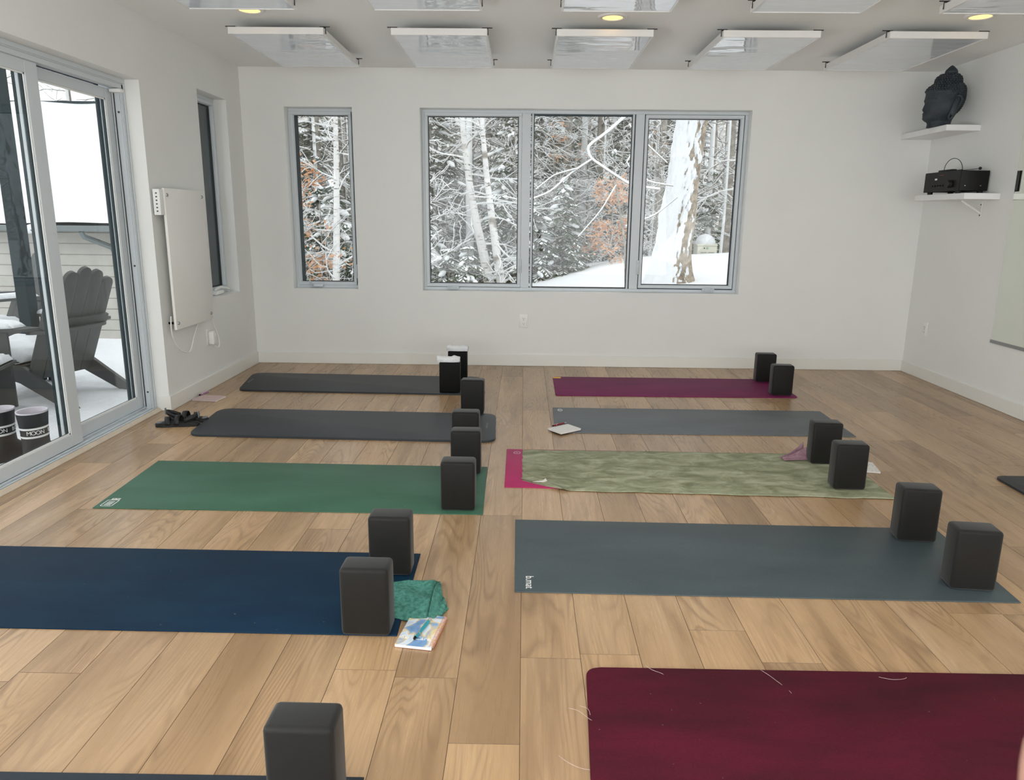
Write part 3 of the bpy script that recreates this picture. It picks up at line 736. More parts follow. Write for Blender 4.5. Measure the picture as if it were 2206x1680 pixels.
# rolled towels on the two black blocks
def roll_towel(x,y,z,a,label):
    t=empty('rolled_towel',(x,y,z),math.radians(a),label,'towel','rolled white towels on the black blocks')
    bm=NB(); n=14; L=.168; rings=[]
    for i in range(9):
        s=i/8; X=(s-.5)*L; R=.0205*(1+.10*math.sin(i*2.3)); dz=.003*math.sin(i*1.3)
        rings.append([bm.verts.new((X+.004*math.sin(k),(R*1.25)*math.cos(2*PI*k/n),R+dz+(R)*math.sin(2*PI*k/n)*(1.0))) for k in range(n)])
    for i in range(8):
        for k in range(n): bm.faces.new((rings[i][k],rings[i][(k+1)%n],rings[i+1][(k+1)%n],rings[i+1][k]))
    bm.faces.new(rings[0][::-1]); bm.faces.new(rings[-1])
    obj('roll',bm,M['cloth_white'],t,True)
    bm=NB(); pts=[(-.082,-.030),(-.02,-.034),(.03,-.038),(.08,-.030),(.082,.0),(-.082,.0)]; prism(bm,pts,.0005,.006,.002); obj('loose_flap',bm,M['cloth_white'],t,True)
    return t
roll_towel(-.545,5.372,.2360,3,'white towel rolled up on the nearer black block, bent slightly at one end')
roll_towel(-.518,5.835,.2360,-1,'white towel rolled up on the farther black block, neatly straight')

# ------------------------------------------------------------------ cloths
def cloth_grid(name,fn,nu,nv,mat,th=.003,parent=None):
    vs=[];fs=[]
    for i in range(nu+1):
        for j in range(nv+1): vs.append(fn(i/nu,j/nv))
    for i in range(nu):
        for j in range(nv): a=i*(nv+1)+j; fs.append((a,a+1,a+nv+2,a+nv+1))
    o=raw(name,vs,fs,mat,parent,True)
    m=o.modifiers.new('thick','SOLIDIFY'); m.thickness=th; m.offset=1
    return o
def mk_olive():
    t=NT('suede_green_towel'); b=t.b; b.inputs['Roughness'].default_value=.9; b.inputs['Specular IOR Level'].default_value=.15
    n=t.noise(t.coord((2.6,4.2,1)),2.4,5,.66,.8)
    t.l(t.ramp(n,[(.36,(.20,.215,.130)),(.50,(.30,.315,.205)),(.64,(.42,.43,.31))]),b.inputs['Base Color'])
    t.bump(t.noise(t.coord((4,9,1)),3,5,.6,.4),.5,.008); return t.m
M['olive']=mk_olive()
te=empty('mat_towel',(0,0,0),0,'crumpled suede-like green-grey towel spread over the magenta mat','towel')
def olive(u,v):
    # u along x, v along y (0 near, 1 far)
    x0n,x1=.006,1.762+.0*v
    x=x0n+u*(x1-x0n)+(.006*noise.noise((0,v*9,1)))*(1-u)
    ynear=3.374-.052*u+.010*noise.noise((u*11,0,2)); 
    cut=max(0,1-u/.105); ynear+= .125*cut
    yfar=3.992-.004*u+.006*noise.noise((u*14,3,5))
    y=ynear+(yfar-ynear)*v
    edge=min(v,1-v,u*3,(1-u)*3)
    z=.0062+.0028*(1+noise.noise((x*5,y*16,0)))*min(1,.35+edge*6)
    z+=.004*max(0,noise.noise((x*3+9,y*22,4)))*min(1,edge*10)
    if v<.12: z-= .0022*(1-v/.12)
    fold=math.exp(-((x-.17-(y-3.40)*-.9)/.022)**2)*math.exp(-((v)/.35)**2); z+=.010*fold
    return (x,y,z)
cloth_grid('towel_sheet',olive,220,70,M['olive'],.0018,te)
bm=NB(); vs=[(-.002,3.515,.0105),(.05,3.472,.011),(.115,3.420,.0115),(.160,3.392,.013),(.145,3.43,.018),(.09,3.472,.017),(.03,3.53,.014)]
V=[bm.verts.new(v) for v in vs]; bm.faces.new(V); o=obj('turned_corner',bm,M['olive'],te); o.modifiers.new('s','SOLIDIFY').thickness=.002
bm=NB(); V=[bm.verts.new(v) for v in [(.055,3.452,.0165),(.105,3.458,.020),(.122,3.490,.021),(.128,3.455,.020),(.108,3.440,.019)]]; bm.faces.new(V); o=obj('care_tag',bm,M['paper'],te); o.modifiers.new('s','SOLIDIFY').thickness=.0012

# teal face cloth beside the near block
te=empty('face_cloth',(-.34,2.29,0),math.radians(0),'teal terry face cloth folded in a loose heap by the navy mat','cloth')
def teal1(u,v):
    A,Bp,C,Dp=(-.455,2.178),(-.300,2.160),(-.272,2.435),(-.455,2.420)
    # bilinear with bulging far edge
    x=(A[0]*(1-u)+Bp[0]*u)*(1-v)+(Dp[0]*(1-u)+C[0]*u)*v
    y=(A[1]*(1-u)+Bp[1]*u)*(1-v)+(Dp[1]*(1-u)+C[1]*u)*v
    x+=.012*math.sin(v*PI*1.3+.4)*u; y+=.010*math.sin(u*6)*(.5)
    e=min(1,min(u*6,v*7,(1-v)*7,(1-u)*9))
    z=.006+e*(.018+.007*noise.noise((x*11,y*9,0))+.007*math.sin((x*.55+y)*46)*(.35+.65*u))+.014*u*v*e
    return (x+.34,y-2.29,max(z,.0065)+(0 if x>-.385 else .002))
cloth_grid('folded_layer',teal1,60,60,M['teal'],.003,te)
def teal2(u,v):
    # hanging outer flap with gathered hem, from the far peak down to the tip at the right
    p0=Vector((-.292,2.165)); p1=Vector((-.285,2.425)); q1=Vector((-.240,2.252)); q0=Vector((-.258,2.190))
    P=(p0*(1-v)+p1*v)*(1-u)+(q0*(1-v)+q1*v)*u
    z=.006+.036*(1-u)**1.2*math.sin(PI*min(1,v*.80+.12))+.004*math.sin(u*15+v*4)*v
    return (P.x+.34+.004*math.sin(v*30)*u,P.y-2.29+.006*math.sin(u*9),max(.0045,z))
cloth_grid('hanging_flap',teal2,40,50,M['teal'],.003,te)

# mauve cloth by the right block
te=empty('small_cloth',(1.452,3.895,.003),0,'small mauve cloth bunched against a block on the green-grey towel','cloth')
def mauve(u,v):
    x=-.040+.135*u; y=-.055+.15*v*(.35+.65*u)+.02*u
    e=math.sin(PI*min(1,max(0,v)))**.5
    z=.012+e*(.012+.050*u*u)*(.7+.5*math.sin(v*17+u*4))
    return (x-.0,y,max(.0125,z))
o=cloth_grid('bunched_fabric',mauve,30,40,M['mauve'],.002,te)

# ------------------------------------------------------------------ notebooks and pens
def mk_cover():
    t=NT('marbled_blue_cover'); b=t.b; b.inputs['Roughness'].default_value=.3
    n=t.noise(t.ocoord((1,1,1)),7.,3,.5,1.6)
    c=t.ramp(n,[(.30,(.10,.22,.45)),(.44,(.22,.38,.62)),(.50,(.80,.62,.30)),(.515,(.72,.78,.84)),(.60,(.50,.62,.76)),(.75,(.80,.82,.86))])
    t.l(c,b.inputs['Base Color']); return t.m
t=empty('spiral_notebook',(-.302,2.103,0),math.radians(-8.5),'blue and gold marbled spiral notebook on the floor by the teal cloth','notebook')
bm=NB(); box(bm,-.062,.052,-.091,.091,.0008,.0015); obj('back_cover',bm,simple('red_brown_cover',(.25,.04,.02),.5),t)
bm=NB(); box(bm,-.062,.052,-.0905,.0905,.0016,.0105); obj('pages',bm,M['paper'],t)
bm=NB(); box(bm,-.062,.052,-.091,.091,.0106,.0114); cv=obj('front_cover',bm,mk_cover(),t)
text_mesh('cover_lettering','Self Care',.026,M['print'],Matrix.Translation((-.008,-.048,.0117)),cv,.0002)
for k in range(24):
    bm=NB(); y=-.085+k*.0074; tube(bm,[(.050+.0085*math.cos(a),y+.0012*(a/PI-.5),.0065+.0078*math.sin(a)) for a in [2*PI*i/12 for i in range(13)]],.0009,5,False)
    obj('spiral_loop',bm,M['copper'],t,True)
def pen(name,loc,rz,mat,label,L=.135,r_=.0052,grip=None):
    t=empty(name,loc,rz,label,'pen')
    bm=NB(); tube(bm,[(0,0,r_),(0,L*.80,r_)],[r_,r_],14); obj('barrel',bm,mat,t,True,50)
    bm=NB(); tube(bm,[(0,L*.80,r_),(0,L*.93,r_),(0,L,r_)],[r_*.95,r_*.6,.0008],14); obj('tip',bm,M['chrome'],t,True,50)
    bm=NB(); tube(bm,[(0,-.008,r_),(0,0,r_)],[r_*.75,r_*.9],14); obj('cap_end',bm,M['black'],t,True,50)
    bm=NB(); box(bm,-.0018,.0018,.002,.040,r_*2,r_*2+.0016,.0006,1); obj('clip',bm,M['chrome'],t)
    bm=NB(); tube(bm,[(0,L*.18,r_),(0,L*.21,r_)],r_*1.06,14); obj('band',bm,M['chrome'],t,True,50)
    return t
pen('ballpoint_pen',(-.318,2.052,.0119),math.radians(-17),M['penteal'],'teal ballpoint pen lying across the marbled notebook',.122)
# notebook with pen at the corner of the grey mat
t=empty('small_notebook',(.262,4.392,.0064),math.radians(-52),'small open-topped white notebook at the near corner of the grey mat','notebook')
bm=NB(); box(bm,-.062,.062,-.082,.082,.0002,.002,.0005,1); obj('back_cover',bm,M['black'],t)
bm=NB(); box(bm,-.060,.061,-.080,.080,.0021,.012,.001,1); obj('pages',bm,M['paper'],t)
bm=NB(); box(bm,-.062,.062,-.082,.082,.0121,.0135,.0004,1); obj('front_cover',bm,M['paper'],t)
pen('ballpoint_pen',(.196,4.43,.0200),math.radians(-48),M['penred'],'dark red pen on the small white notebook by the grey mat',.115)
# notebook behind the right block
t=empty('patterned_notebook',(1.815,3.775,0),math.radians(-10),'white notebook with dark wavy lines lying behind a block, right of the green-grey towel','notebook')
bm=NB(); box(bm,-.06,.06,-.075,.085,.0008,.0085,.001,1); obj('pages',bm,M['paper'],t)
def mk_marb():
    q=NT('white_marbled_cover'); n=q.noise(q.ocoord(),9,2,.5,1.5); f_=q.math('FRACT',q.math('MULTIPLY',n,9.))
    q.l(q.ramp(f_,[(0,(.10,.10,.10)),(.10,(.75,.73,.70)),(.9,(.78,.76,.74)),(1,(.55,.35,.12))]),q.b.inputs['Base Color']); q.b.inputs['Roughness'].default_value=.4; return q.m
bm=NB(); box(bm,-.06,.06,-.075,.085,.0086,.0096); obj('front_cover',bm,mk_marb(),t)
# pink striped notepad by the left baseboard
t=empty('pink_notepad',(-2.215,5.082,0),math.radians(-7),'pale pink striped notepad lying against the left baseboard','notepad')
bm=NB(); box(bm,-.088,.092,-.066,.070,.0006,.010,.001,1); obj('pages',bm,M['paper'],t)
bm=NB(); box(bm,-.089,.093,-.067,.071,.0101,.0112); obj('cover',bm,M['pinkpaper'],t)
for k in range(22):
    bm=NB(); x=-.083+k*.0081; tube(bm,[(x,-.066+.005*math.cos(a),.0062+.0055*math.sin(a)) for a in [2*PI*i/8 for i in range(9)]],.0009,4,False); obj('spiral_loop',bm,simple('mauve_wire',(.35,.16,.2),.4) if k==0 else bpy.data.materials['mauve_wire'],t,True)
pen('ballpoint_pen',(-2.296,5.13,.0116),math.radians(-12),M['penpink'],'mauve pen lying on the pink notepad by the left baseboard',.12,.0065)

# ------------------------------------------------------------------ sandals
def sandal(loc,rz,mirror,label):
    t=empty('strap_sandal',loc,rz,label,'sandal','black strap sandals by the door')
    s=mirror
    out=[(-.030*s,-.12),(-.040*s,-.05),(-.036*s,.02),(-.044*s,.08),(-.036*s,.12),(-.008*s,.135),(.024*s,.122),(.040*s,.08),(.034*s,.01),(.030*s,-.06),(.026*s,-.115),(0,-.132)]
    if s<0: out=out[::-1]
    bm=NB(); prism(bm,round_poly(out,.012,3),.0008,.018,.003); obj('sole',bm,M['blackrub'],t,True,40)
    bm=NB(); prism(bm,[(x*.85,y*.93) for x,y in out],.0181,.024,.002); obj('footbed',bm,M['blackrub'],t,True,40)
    bm=NB(); prism(bm,[(x*.86,y*.94) for x,y in out if y>.075]+[( .030*s,.080),(-.034*s,.080)][::(1 if s>0 else 1)],.0242,.0262); bm.free()
    bm=NB(); sphere(bm,(0,.108,.024),.026,sc=(1.15,.7,.16)); obj('toe_pad',bm,M['greyrub'],t,True)
    def strap(y0,y1,h,w,name='strap'):
        bm=NB(); n=14; L=[];
        for i in range(n+1):
            a=PI*i/n; x=-.042*math.cos(a); z=.014+h*math.sin(a); yy=y0+(y1-y0)*i/n
            L.append((bm.verts.new((x,yy-w/2,z)),bm.verts.new((x,yy+w/2,z))))
        for i in range(n): bm.faces.new((L[i][0],L[i][1],L[i+1][1],L[i+1][0]))
        o=obj(name,bm,M['blackrub'],t,True); o.modifiers.new('s','SOLIDIFY').thickness=.004
    strap(.05,.07,.045,.030); strap(.0,-.01,.055,.028)
    bm=NB(); n=16; L=[]
    for i in range(n+1):
        a=PI+PI*i/n; x=.036*math.cos(a); yy=-.045+.075*math.sin(a); z=.022+.030*abs(math.sin(a))
        L.append((bm.verts.new((x,yy,z)),bm.verts.new((x*1.03,yy,z+.026))))
    for i in range(n): bm.faces.new((L[i][0],L[i][1],L[i+1][1],L[i+1][0]))
    o=obj('heel_strap',bm,M['blackrub'],t,True); o.modifiers.new('s','SOLIDIFY').thickness=.005
    bm=NB(); box(bm,-.007,.007,-.128,-.120,.050,.090,.002,1); obj('pull_tab',bm,M['greyrub'],t)
    return t
sandal((-2.120,4.400,.0),math.radians(98),1,'black strap sandal nearer the camera, toe pointing at the sliding door')
sandal((-2.110,4.500,.0),math.radians(-82),-1,'black strap sandal farther from the camera, toe pointing at the charcoal mat')

# ------------------------------------------------------------------ a person's hand at the lower right
def hand():
    def un(px,py,Yv):
        d=f+r2*(px-1103)/F_PX-u2*(py-840)/F_PX; o=Vector((0,0,CAMH)); return o+d*(Yv/d.y)
    tip=un(2154,1462,.30)
    ex=r2; ez=(u2*.94+f*.3).normalized()
    vs=[];es=[];rad=[]
    def add(p,r_,par=None):
        vs.append(tuple(p)); rad.append(r_); i=len(vs)-1
        if par is not None: es.append((par,i))
        return i
    # hand frame: index fingertip at tip, fingers point along ez, thumb side to the left (-ex)
    base=tip-ez*.082+ex*.004
    wr=add(base-ez*.115+ex*.040,.026)
    fa=add(base-ez*.22+ex*.055,.031,wr); fb=add(base-ez*.36+ex*.075,.037,fa)
    pc=add(base-ez*.055+ex*.034,.026,wr)
    L=[.070,.080,.074,.058]
    for k in range(4):
        kx=ex*(.020*k); back=-ez*(.004*abs(k-1))
        kn=add(base-ez*.008+kx+back,.0105,pc)
        fw=ez; bend=(f*-.0)
        p=base+kx+back; l=L[k]
        a=add(p+ez*l*.45+f*-.004,.0092,kn); b=add(p+ez*l*.76+f*-.010,.0084,a); add(p+ez*l*1.02+f*-.018,.0070,b)
    th=add(base-ez*.060+ex*.006,.014,wr); t2=add(base-ez*.030-ex*-.002+f*.028,.0115,th); add(base-ez*-.002+ex*.010+f*.048,.009,t2)
    me=bpy.data.meshes.new('person_hand'); me.from_pydata(vs,es,[]); 
    o=link(bpy.data.objects.new('person_hand',me)); me.materials.append(M['skin'])
    mo=o.modifiers.new('skin','SKIN'); mo.use_smooth_shade=True
    sv=me.skin_vertices[0].data
    for i,q in enumerate(rad): sv[i].radius=(q,q)
    sv[0].use_root=True
    sd=o.modifiers.new('sub','SUBSURF'); sd.levels=2; sd.render_levels=2
    tag(o,'blurred bare hand of a person, a sliver at the lower right picture edge','person')
hand()
# ------------------------------------------------------------------ outdoors: ground, deck, trees, neighbour house
def sst(a,b,x):
    t=min(1,max(0,(x-a)/(b-a))); return t*t*(3-2*t)
def zg(x,y):
    A=.07+.25*x if x>0 else max(.07+.60*x,-1.25)
    if x>2: A=.57+.065*(x-2)
    m=math.exp(-((y-13.2)/5.5)**2) if y>13.2 else 1-.42*sst(13.2,10,y)
    z=A*m if A>0 else A*(.75+.25*m)
    z-=.9*sst(17,27,y)
    z+=10.5*sst(30,62,y)
    if x<-3.5: z=min(z,-1.25-.25*sst(-4,-6,x)) if y<26 else z
    z+=.045*noise.noise((x*.7,y*.7,0))+.02*noise.noise((x*2.1,y*2.1,3))
    return z
xs=[-40+80*i/110 for i in range(111)]; ys=[6.75+ (65*(j/110)**1.7) for j in range(111)]
vs=[(x,y,zg(x,y)) for y in ys for x in xs]; n=111
fs=[(j*n+i,j*n+i+1,(j+1)*n+i+1,(j+1)*n+i) for j in range(110) for i in range(110)]
def mk_ground():
    t=NT('snowy_ground'); b=t.b; b.inputs['Roughness'].default_value=.8; b.inputs['Specular IOR Level'].default_value=.2
    g=t.n('ShaderNodeNewGeometry'); sp=t.n('ShaderNodeSeparateXYZ'); t.l(g.outputs['Position'],sp.inputs[0])
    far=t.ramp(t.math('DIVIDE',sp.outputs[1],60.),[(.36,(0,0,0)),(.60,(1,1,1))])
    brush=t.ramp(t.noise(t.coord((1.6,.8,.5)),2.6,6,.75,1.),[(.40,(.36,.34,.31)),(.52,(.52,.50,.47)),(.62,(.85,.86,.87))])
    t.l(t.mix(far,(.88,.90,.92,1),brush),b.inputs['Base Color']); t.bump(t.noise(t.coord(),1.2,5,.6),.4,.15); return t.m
M['ground']=mk_ground()
gnd=raw('ground',vs,fs,M['ground'],None,True); tag(gnd,kind='structure')
M['bark_grey']=simple('grey_brown_bark',(.24,.215,.19),.9,var=.3,scale=9,alt=(.44,.40,.35),bump=.6,bscale=20,bdist=.02)
def mk_birch():
    t=NT('white_birch_bark'); b=t.b; b.inputs['Roughness'].default_value=.8
    n=t.noise(t.coord((6,6,26)),1.1,3,.6); n2=t.noise(t.coord((2,2,3)),1.,2,.5)
    c=t.ramp(n,[(.33,(.10,.09,.08)),(.40,(.74,.73,.71)),(.8,(.86,.86,.86))])
    t.l(t.mix(t.ramp(n2,[(.60,(0,0,0)),(.68,(1,1,1))]),c,(.30,.26,.22,1)),b.inputs['Base Color']); return t.m
M['birch']=mk_birch()
def leafmat(name,c1,c2):
    return simple(name,c1,.7,scale=3,var=.2,alt=c2,spec=.2)
M['needle']=leafmat('dark_evergreen_needles',(.075,.110,.065),(.15,.19,.12))
M['needle2']=leafmat('grey_evergreen_needles',(.20,.215,.17),(.33,.335,.27))
M['orange']=leafmat('rusty_beech_leaves',(.66,.30,.14),(.78,.50,.32))
class Geo:
    def __init__(s): s.v=[]; s.f=[]
    def tube(s,P,R,n=5):
        base=len(s.v); prev=None
        for i,p in enumerate(P):
            d=(P[min(i+1,len(P)-1)]-P[max(i-1,0)]).normalized()
            a=d.orthogonal().normalized() if prev is None else (prev-d*prev.dot(d)).normalized()
            prev=a; b=d.cross(a)
            for k in range(n):
                c=2*PI*k/n; s.v.append(tuple(p+(a*math.cos(c)+b*math.sin(c))*R[i]))
        for i in range(len(P)-1):
            for k in range(n): s.f.append((base+i*n+k,base+i*n+(k+1)%n,base+(i+1)*n+(k+1)%n,base+(i+1)*n+k))
    def quad(s,c,a,b):
        n=len(s.v); s.v+= [tuple(c-a-b),tuple(c+a-b*.6),tuple(c+a*.9+b),tuple(c-a*.7+b*.8)]; s.f.append((n,n+1,n+2,n+3))
    def out(s,name,mat,parent,smooth=True): return raw(name,s.v,s.f,mat,parent,smooth)
def wander(rng,p,d,L,n,droop=0,wob=.12):
    P=[p.copy()]; d=d.normalized()
    for i in range(n):
        d=(d+Vector((rng.gauss(0,wob),rng.gauss(0,wob),rng.gauss(0,wob)-droop))).normalized(); p=p+d*(L/n); P.append(p.copy())
    return P
def bare_tree(seed,h,r,nb,mat,name='bare_tree',bl=1.6,zlo=.12,lean=(0,0),leafmat=None,leafn=0,snowk=1.0,up=.35,trunk_snow=True,curve=None,leafsz=.045,leafz=(0,1)):
    rng=random.Random(seed); t=empty(name); g=Geo(); s=Geo(); lf=Geo()
    if curve: T=[Vector(c) for c in curve]; 
    else:
        T=[]; 
        for i in range(13):
            q=i/12; T.append(Vector((lean[0]*q+.04*h/8*math.sin(q*5+seed),lean[1]*q+.04*math.cos(q*4+seed),h*q)))
    n=len(T)-1; Rr=[r*(1.18 if i==0 else 1)*(1-.72*i/n) for i in range(n+1)]
    g.tube(T,Rr,10)
    if trunk_snow:   # wind-plastered strip on one side of the trunk
        s.tube([p+Vector((-Rr[i]*.42,-Rr[i]*.30,0)) for i,p in enumerate(T)],[q*.80 for q in Rr],8)
    def snow_on(P,R0,R1):
        m=len(P)-1
        s.tube([p+Vector((0,0,(R0+(R1-R0)*i/m)*.8+.004)) for i,p in enumerate(P)],[max((R0+(R1-R0)*i/m)*.9,.0042)*snowk for i in range(m+1)],4)
    for k in range(nb):
        q=zlo+(1-zlo)*(k+rng.random())/nb; i=min(n-1,int(q*n)); fr_=q*n-i
        p=T[i].lerp(T[i+1],fr_); rr=r*(1-.72*q)
        az=rng.random()*2*PI; L=bl*(1.15-.75*q)*rng.uniform(.55,1.2)
        d=Vector((math.cos(az),math.sin(az),up+rng.uniform(-.25,.35)))
        P=wander(rng,p,d,L,6,.05,.16); r0=max(.006,rr*.22); g.tube(P,[r0*(1-.8*j/6) for j in range(7)],4); snow_on(P,r0,.006)
        for w in range(rng.randint(6,9)):
            j=rng.randint(2,5); d2=(P[j]-P[j-1]).normalized()+Vector((rng.gauss(0,.6),rng.gauss(0,.6),rng.gauss(.05,.4)))
            Q=wander(rng,P[j],d2,L*rng.uniform(.2,.5),4,.04,.25); g.tube(Q,[r0*.45,r0*.4,r0*.3,r0*.2,.003],3); snow_on(Q,r0*.45,.004)
            if leafmat and leafz[0]*h<P[j].z<leafz[1]*h:
                for m_ in range(leafn):
                    c=Q[rng.randint(0,4)]+Vector((rng.gauss(0,.08),rng.gauss(0,.08),rng.gauss(-.03,.05)))
                    a=Vector((rng.gauss(0,1),rng.gauss(0,1),rng.gauss(0,.6))).normalized()*leafsz*rng.uniform(.6,1.3); b=a.orthogonal().normalized()*leafsz*.6
                    lf.quad(c,a,b)
    g.out('trunk_and_branches',mat,t); s.out('snow_cover',M['snowb'],t)
    if lf.f: lf.out('leaves',leafmat,t,False)
    return t
def conifer(seed,h,w,mat,name='evergreen_tree',dens=1.0,z0=.06,snowp=.45):
    rng=random.Random(seed); t=empty(name); g=Geo(); lf=Geo(); s=Geo()
    g.tube([Vector((0,0,h*i/6)) for i in range(7)],[.035*h/4*(1-.9*i/6)+.01 for i in range(7)],7)
    layers=int(h/.17*dens)
    for k in range(layers):
        q=z0+(1-z0)*(k+.5)/layers; R=w*(1-q)**.8*rng.uniform(.8,1.12)+.06
        for b_ in range(int(5+5*(1-q))):
            az=rng.random()*2*PI; d=Vector((math.cos(az),math.sin(az),.18)); L=R*rng.uniform(.75,1.1)
            P=wander(rng,Vector((0,0,h*q)),d,L,5,.13,.05); g.tube(P,[.010*(1-.7*i/5) for i in range(6)],3)
            m=max(4,int(L/.055))
            for j in range(m):
                u_=(j+.6)/m; i=min(4,int(u_*5)); c=P[i].lerp(P[i+1],u_*5-i); dd=(P[i+1]-P[i]).normalized(); sd=dd.cross(Vector((0,0,1))).normalized()
                for sg in (-1,1):
                    l=.085*(1.25-u_)*rng.uniform(.7,1.3)+.03; cc=c+sd*sg*l*.6+Vector((0,0,rng.gauss(-.012,.012)))
                    lf.quad(cc,(sd*sg+dd*.6+Vector((0,0,-.35))).normalized()*l*.7,dd.cross(Vector((rng.gauss(0,.3),rng.gauss(0,.3),1))).cross(sd).normalized()*.022 if False else (dd+Vector((0,0,rng.gauss(0,.4)))).normalized()*.024)
                    if rng.random()<snowp: 
                        s.quad(cc+Vector((0,0,.016)),(sd*sg+dd*.5+Vector((0,0,-.28))).normalized()*l*.58,(dd+Vector((0,0,rng.gauss(0,.15)))).normalized()*.026)
    # clumps of settled snow
    for k in range(int(layers*2.2)):
        q=z0+(1-z0)*rng.random(); R=w*(1-q)**.8*rng.uniform(.45,1); az=rng.random()*2*PI
        c=Vector((R*math.cos(az),R*math.sin(az),h*q-.10*R))
        P=[c+Vector((math.cos(az),math.sin(az),-.35))*x for x in (-.11,-.04,.04,.11)]; e=rng.uniform(.7,1.3)
        s.tube(P,[.012*e,.042*e,.040*e,.010*e],6)
    g.out('trunk_and_branches',M['bark_grey'],t); lf.out('needles',mat,t,False); s.out('snow_cover',M['snowb'],t)
    return t
def put(t,x,y,rz=0,sc=1,label=None,cat='tree',group=None,dz=0):
    t.location=(x,y,zg(x,y)-.06+dz); t.rotation_euler=(0,0,rz); t.scale=(sc,)*3
    return tag(t,label,cat,group)
rng=random.Random(3)
# the big snow-plastered trunk in front of the right hand pane
def big_trunk():
    t=empty('snowy_tree_trunk',(2.10,11.0,zg(2.10,11)-.05),0,'thick leaning tree trunk plastered with snow, seen through the right pane','tree trunk')
    n=110; m=170; bv=[];bf=[];sv_=[];
    for i in range(m+1):
        q=i/m; z=5.2*q; cx=.02+.45*q*1.05; R=.215*(1-.16*q)+.17*math.exp(-z/.30)+.02*math.exp(-((z-.9)/.3)**2)
        for k in range(n):
            a=2*PI*k/n; R2=R*(1+.07*noise.noise((math.cos(a)*2.5,math.sin(a)*2.5,z*1.2))+.05*noise.noise((math.cos(a)*11,math.sin(a)*11,z*1.0)))
            bv.append((cx+R2*math.cos(a),R2*math.sin(a),z))
            sn=math.cos(a-math.radians(204))                       # windward side
            cov=sst(-.05,.30,sn+.55*noise.noise((math.cos(a)*2.2,math.sin(a)*2.2,z*2.0))+.85*noise.noise((math.cos(a)*5,math.sin(a)*5,z*7))+.6*noise.noise((math.cos(a)*11,math.sin(a)*11,z*16)))
            R3=R2*(.93+.0*cov)+cov*(.040+.022*noise.noise((math.cos(a)*6,math.sin(a)*6,z*7)))
            sv_.append((cx+R3*math.cos(a),R3*math.sin(a),z))
    for i in range(m):
        for k in range(n): bf.append((i*n+k,i*n+(k+1)%n,(i+1)*n+(k+1)%n,(i+1)*n+k))
    raw('bark',bv,bf,simple('ridged_brown_bark',(.22,.175,.13),.9,var=.3,scale=10,alt=(.50,.42,.33),bump=.9,bscale=14,bdist=.03),t,True); raw('snow_cover',sv_,bf,M['snow'],t,True)
big_trunk()
# birches
c1=[(-.42,0,3.7),(-.40,0,3.1),(-.30,0,2.3),(-.18,0,1.6),(-.02,0,.9),(.10,0,.3),(.16,0,-.4)][::-1]
t=bare_tree(21,4,.115,14,M['birch'],'birch_tree',1.9,curve=[(x*1.0,y,z+.4) for x,y,z in c1],trunk_snow=False,up=.1); t.location=(-.72,14,-.75); tag(t,'curved white birch behind the left pane of the wide window, leftmost of the pair','birch tree')
c2=[(-.24,0,3.7),(-.22,0,3.1),(-.14,0,2.3),(-.05,0,1.6),(.05,0,.9),(.15,0,.3),(.20,0,-.4)][::-1]
t=bare_tree(22,4,.10,10,M['birch'],'birch_tree',1.5,curve=[(x*1.0,y,z+.4) for x,y,z in c2],trunk_snow=False,up=.2); t.location=(-.53,13.6,-.75); tag(t,'slimmer white birch beside it in the left pane, to the right of the curved one','birch tree')
t['label']='slimmer straighter white birch in the left pane, right of the curved birch'
t=bare_tree(23,5.5,.075,20,M['birch'],'birch_tree',1.6,trunk_snow=False,up=.15,lean=(.1,0)); t.location=(-3.02,12,-1.3); tag(t,'white birch standing in the middle of the narrow left window','birch tree')
t=bare_tree(24,6,.07,16,M['birch'],'birch_tree',1.3,trunk_snow=False,lean=(-.25,0)); put(t,3.78,13.4,0,1,'thin pale birch at the right edge of the right pane','birch tree')
t=bare_tree(25,7,.11,16,M['birch'],'birch_tree',1.5,trunk_snow=True); put(t,2.35,21,0,1,'pale straight trunk deep in the woods behind the middle pane','tree')
# the bowed, snow-loaded branch of a small tree behind the middle pane
t=empty('bowed_sapling',(1.5,10.6,zg(1.5,10.6)-.05),0,'bowed sapling with thick snow-loaded branches behind the middle pane','tree'); g=Geo(); s=Geo()
def br(P,r0,r1,sn=1.6):
    P=[Vector(p) for p in P]; Q=[]
    for i in range(len(P)-1):
        for k in range(4): Q.append(P[i].lerp(P[i+1],k/4))
    Q.append(P[-1]); r0*=.62; r1*=.62; Q=[Q[0]]+[(Q[i-1]+Q[i]*2+Q[i+1])/4 for i in range(1,len(Q)-1)]+[Q[-1]]
    m=len(Q)-1; g.tube(Q,[r0+(r1-r0)*i/m for i in range(m+1)],6); s.tube([q+Vector((0,-.004,.012)) for q in Q],[(r0+(r1-r0)*i/m)*sn for i in range(m+1)],6)
br([(-.05,0,0),(-.10,0,.7),(-.20,0,1.2),(-.28,0,1.55)],.03,.02,.5)
br([(.35,0,1.40),(-.05,0,1.45),(-.30,0,1.60),(-.62,0,1.80),(-.66,0,1.95),(-.42,0,2.12),(-.10,0,2.40)],.016,.022,1.5)
br([(-.60,0,1.78),(-.85,.05,1.62),(-1.15,.1,1.35),(-1.5,.1,1.22),(-1.75,.1,1.28)],.014,.008)
br([(-.80,.03,1.66),(-1.1,0,1.58),(-1.35,0,1.38)],.010,.007)
br([(.2,.1,2.1),(-.15,.1,1.75),(.2,.1,1.5),(.55,.1,1.45)],.012,.008)
br([(-.1,.1,2.25),(.15,.1,2.0),(.45,.1,1.75)],.010,.007)
br([(-.25,0,1.45),(-.45,0,1.1),(-.75,0,.75)],.010,.006)
br([(-.1,0,.9),(.3,0,1.05),(.6,0,1.3)],.012,.006)
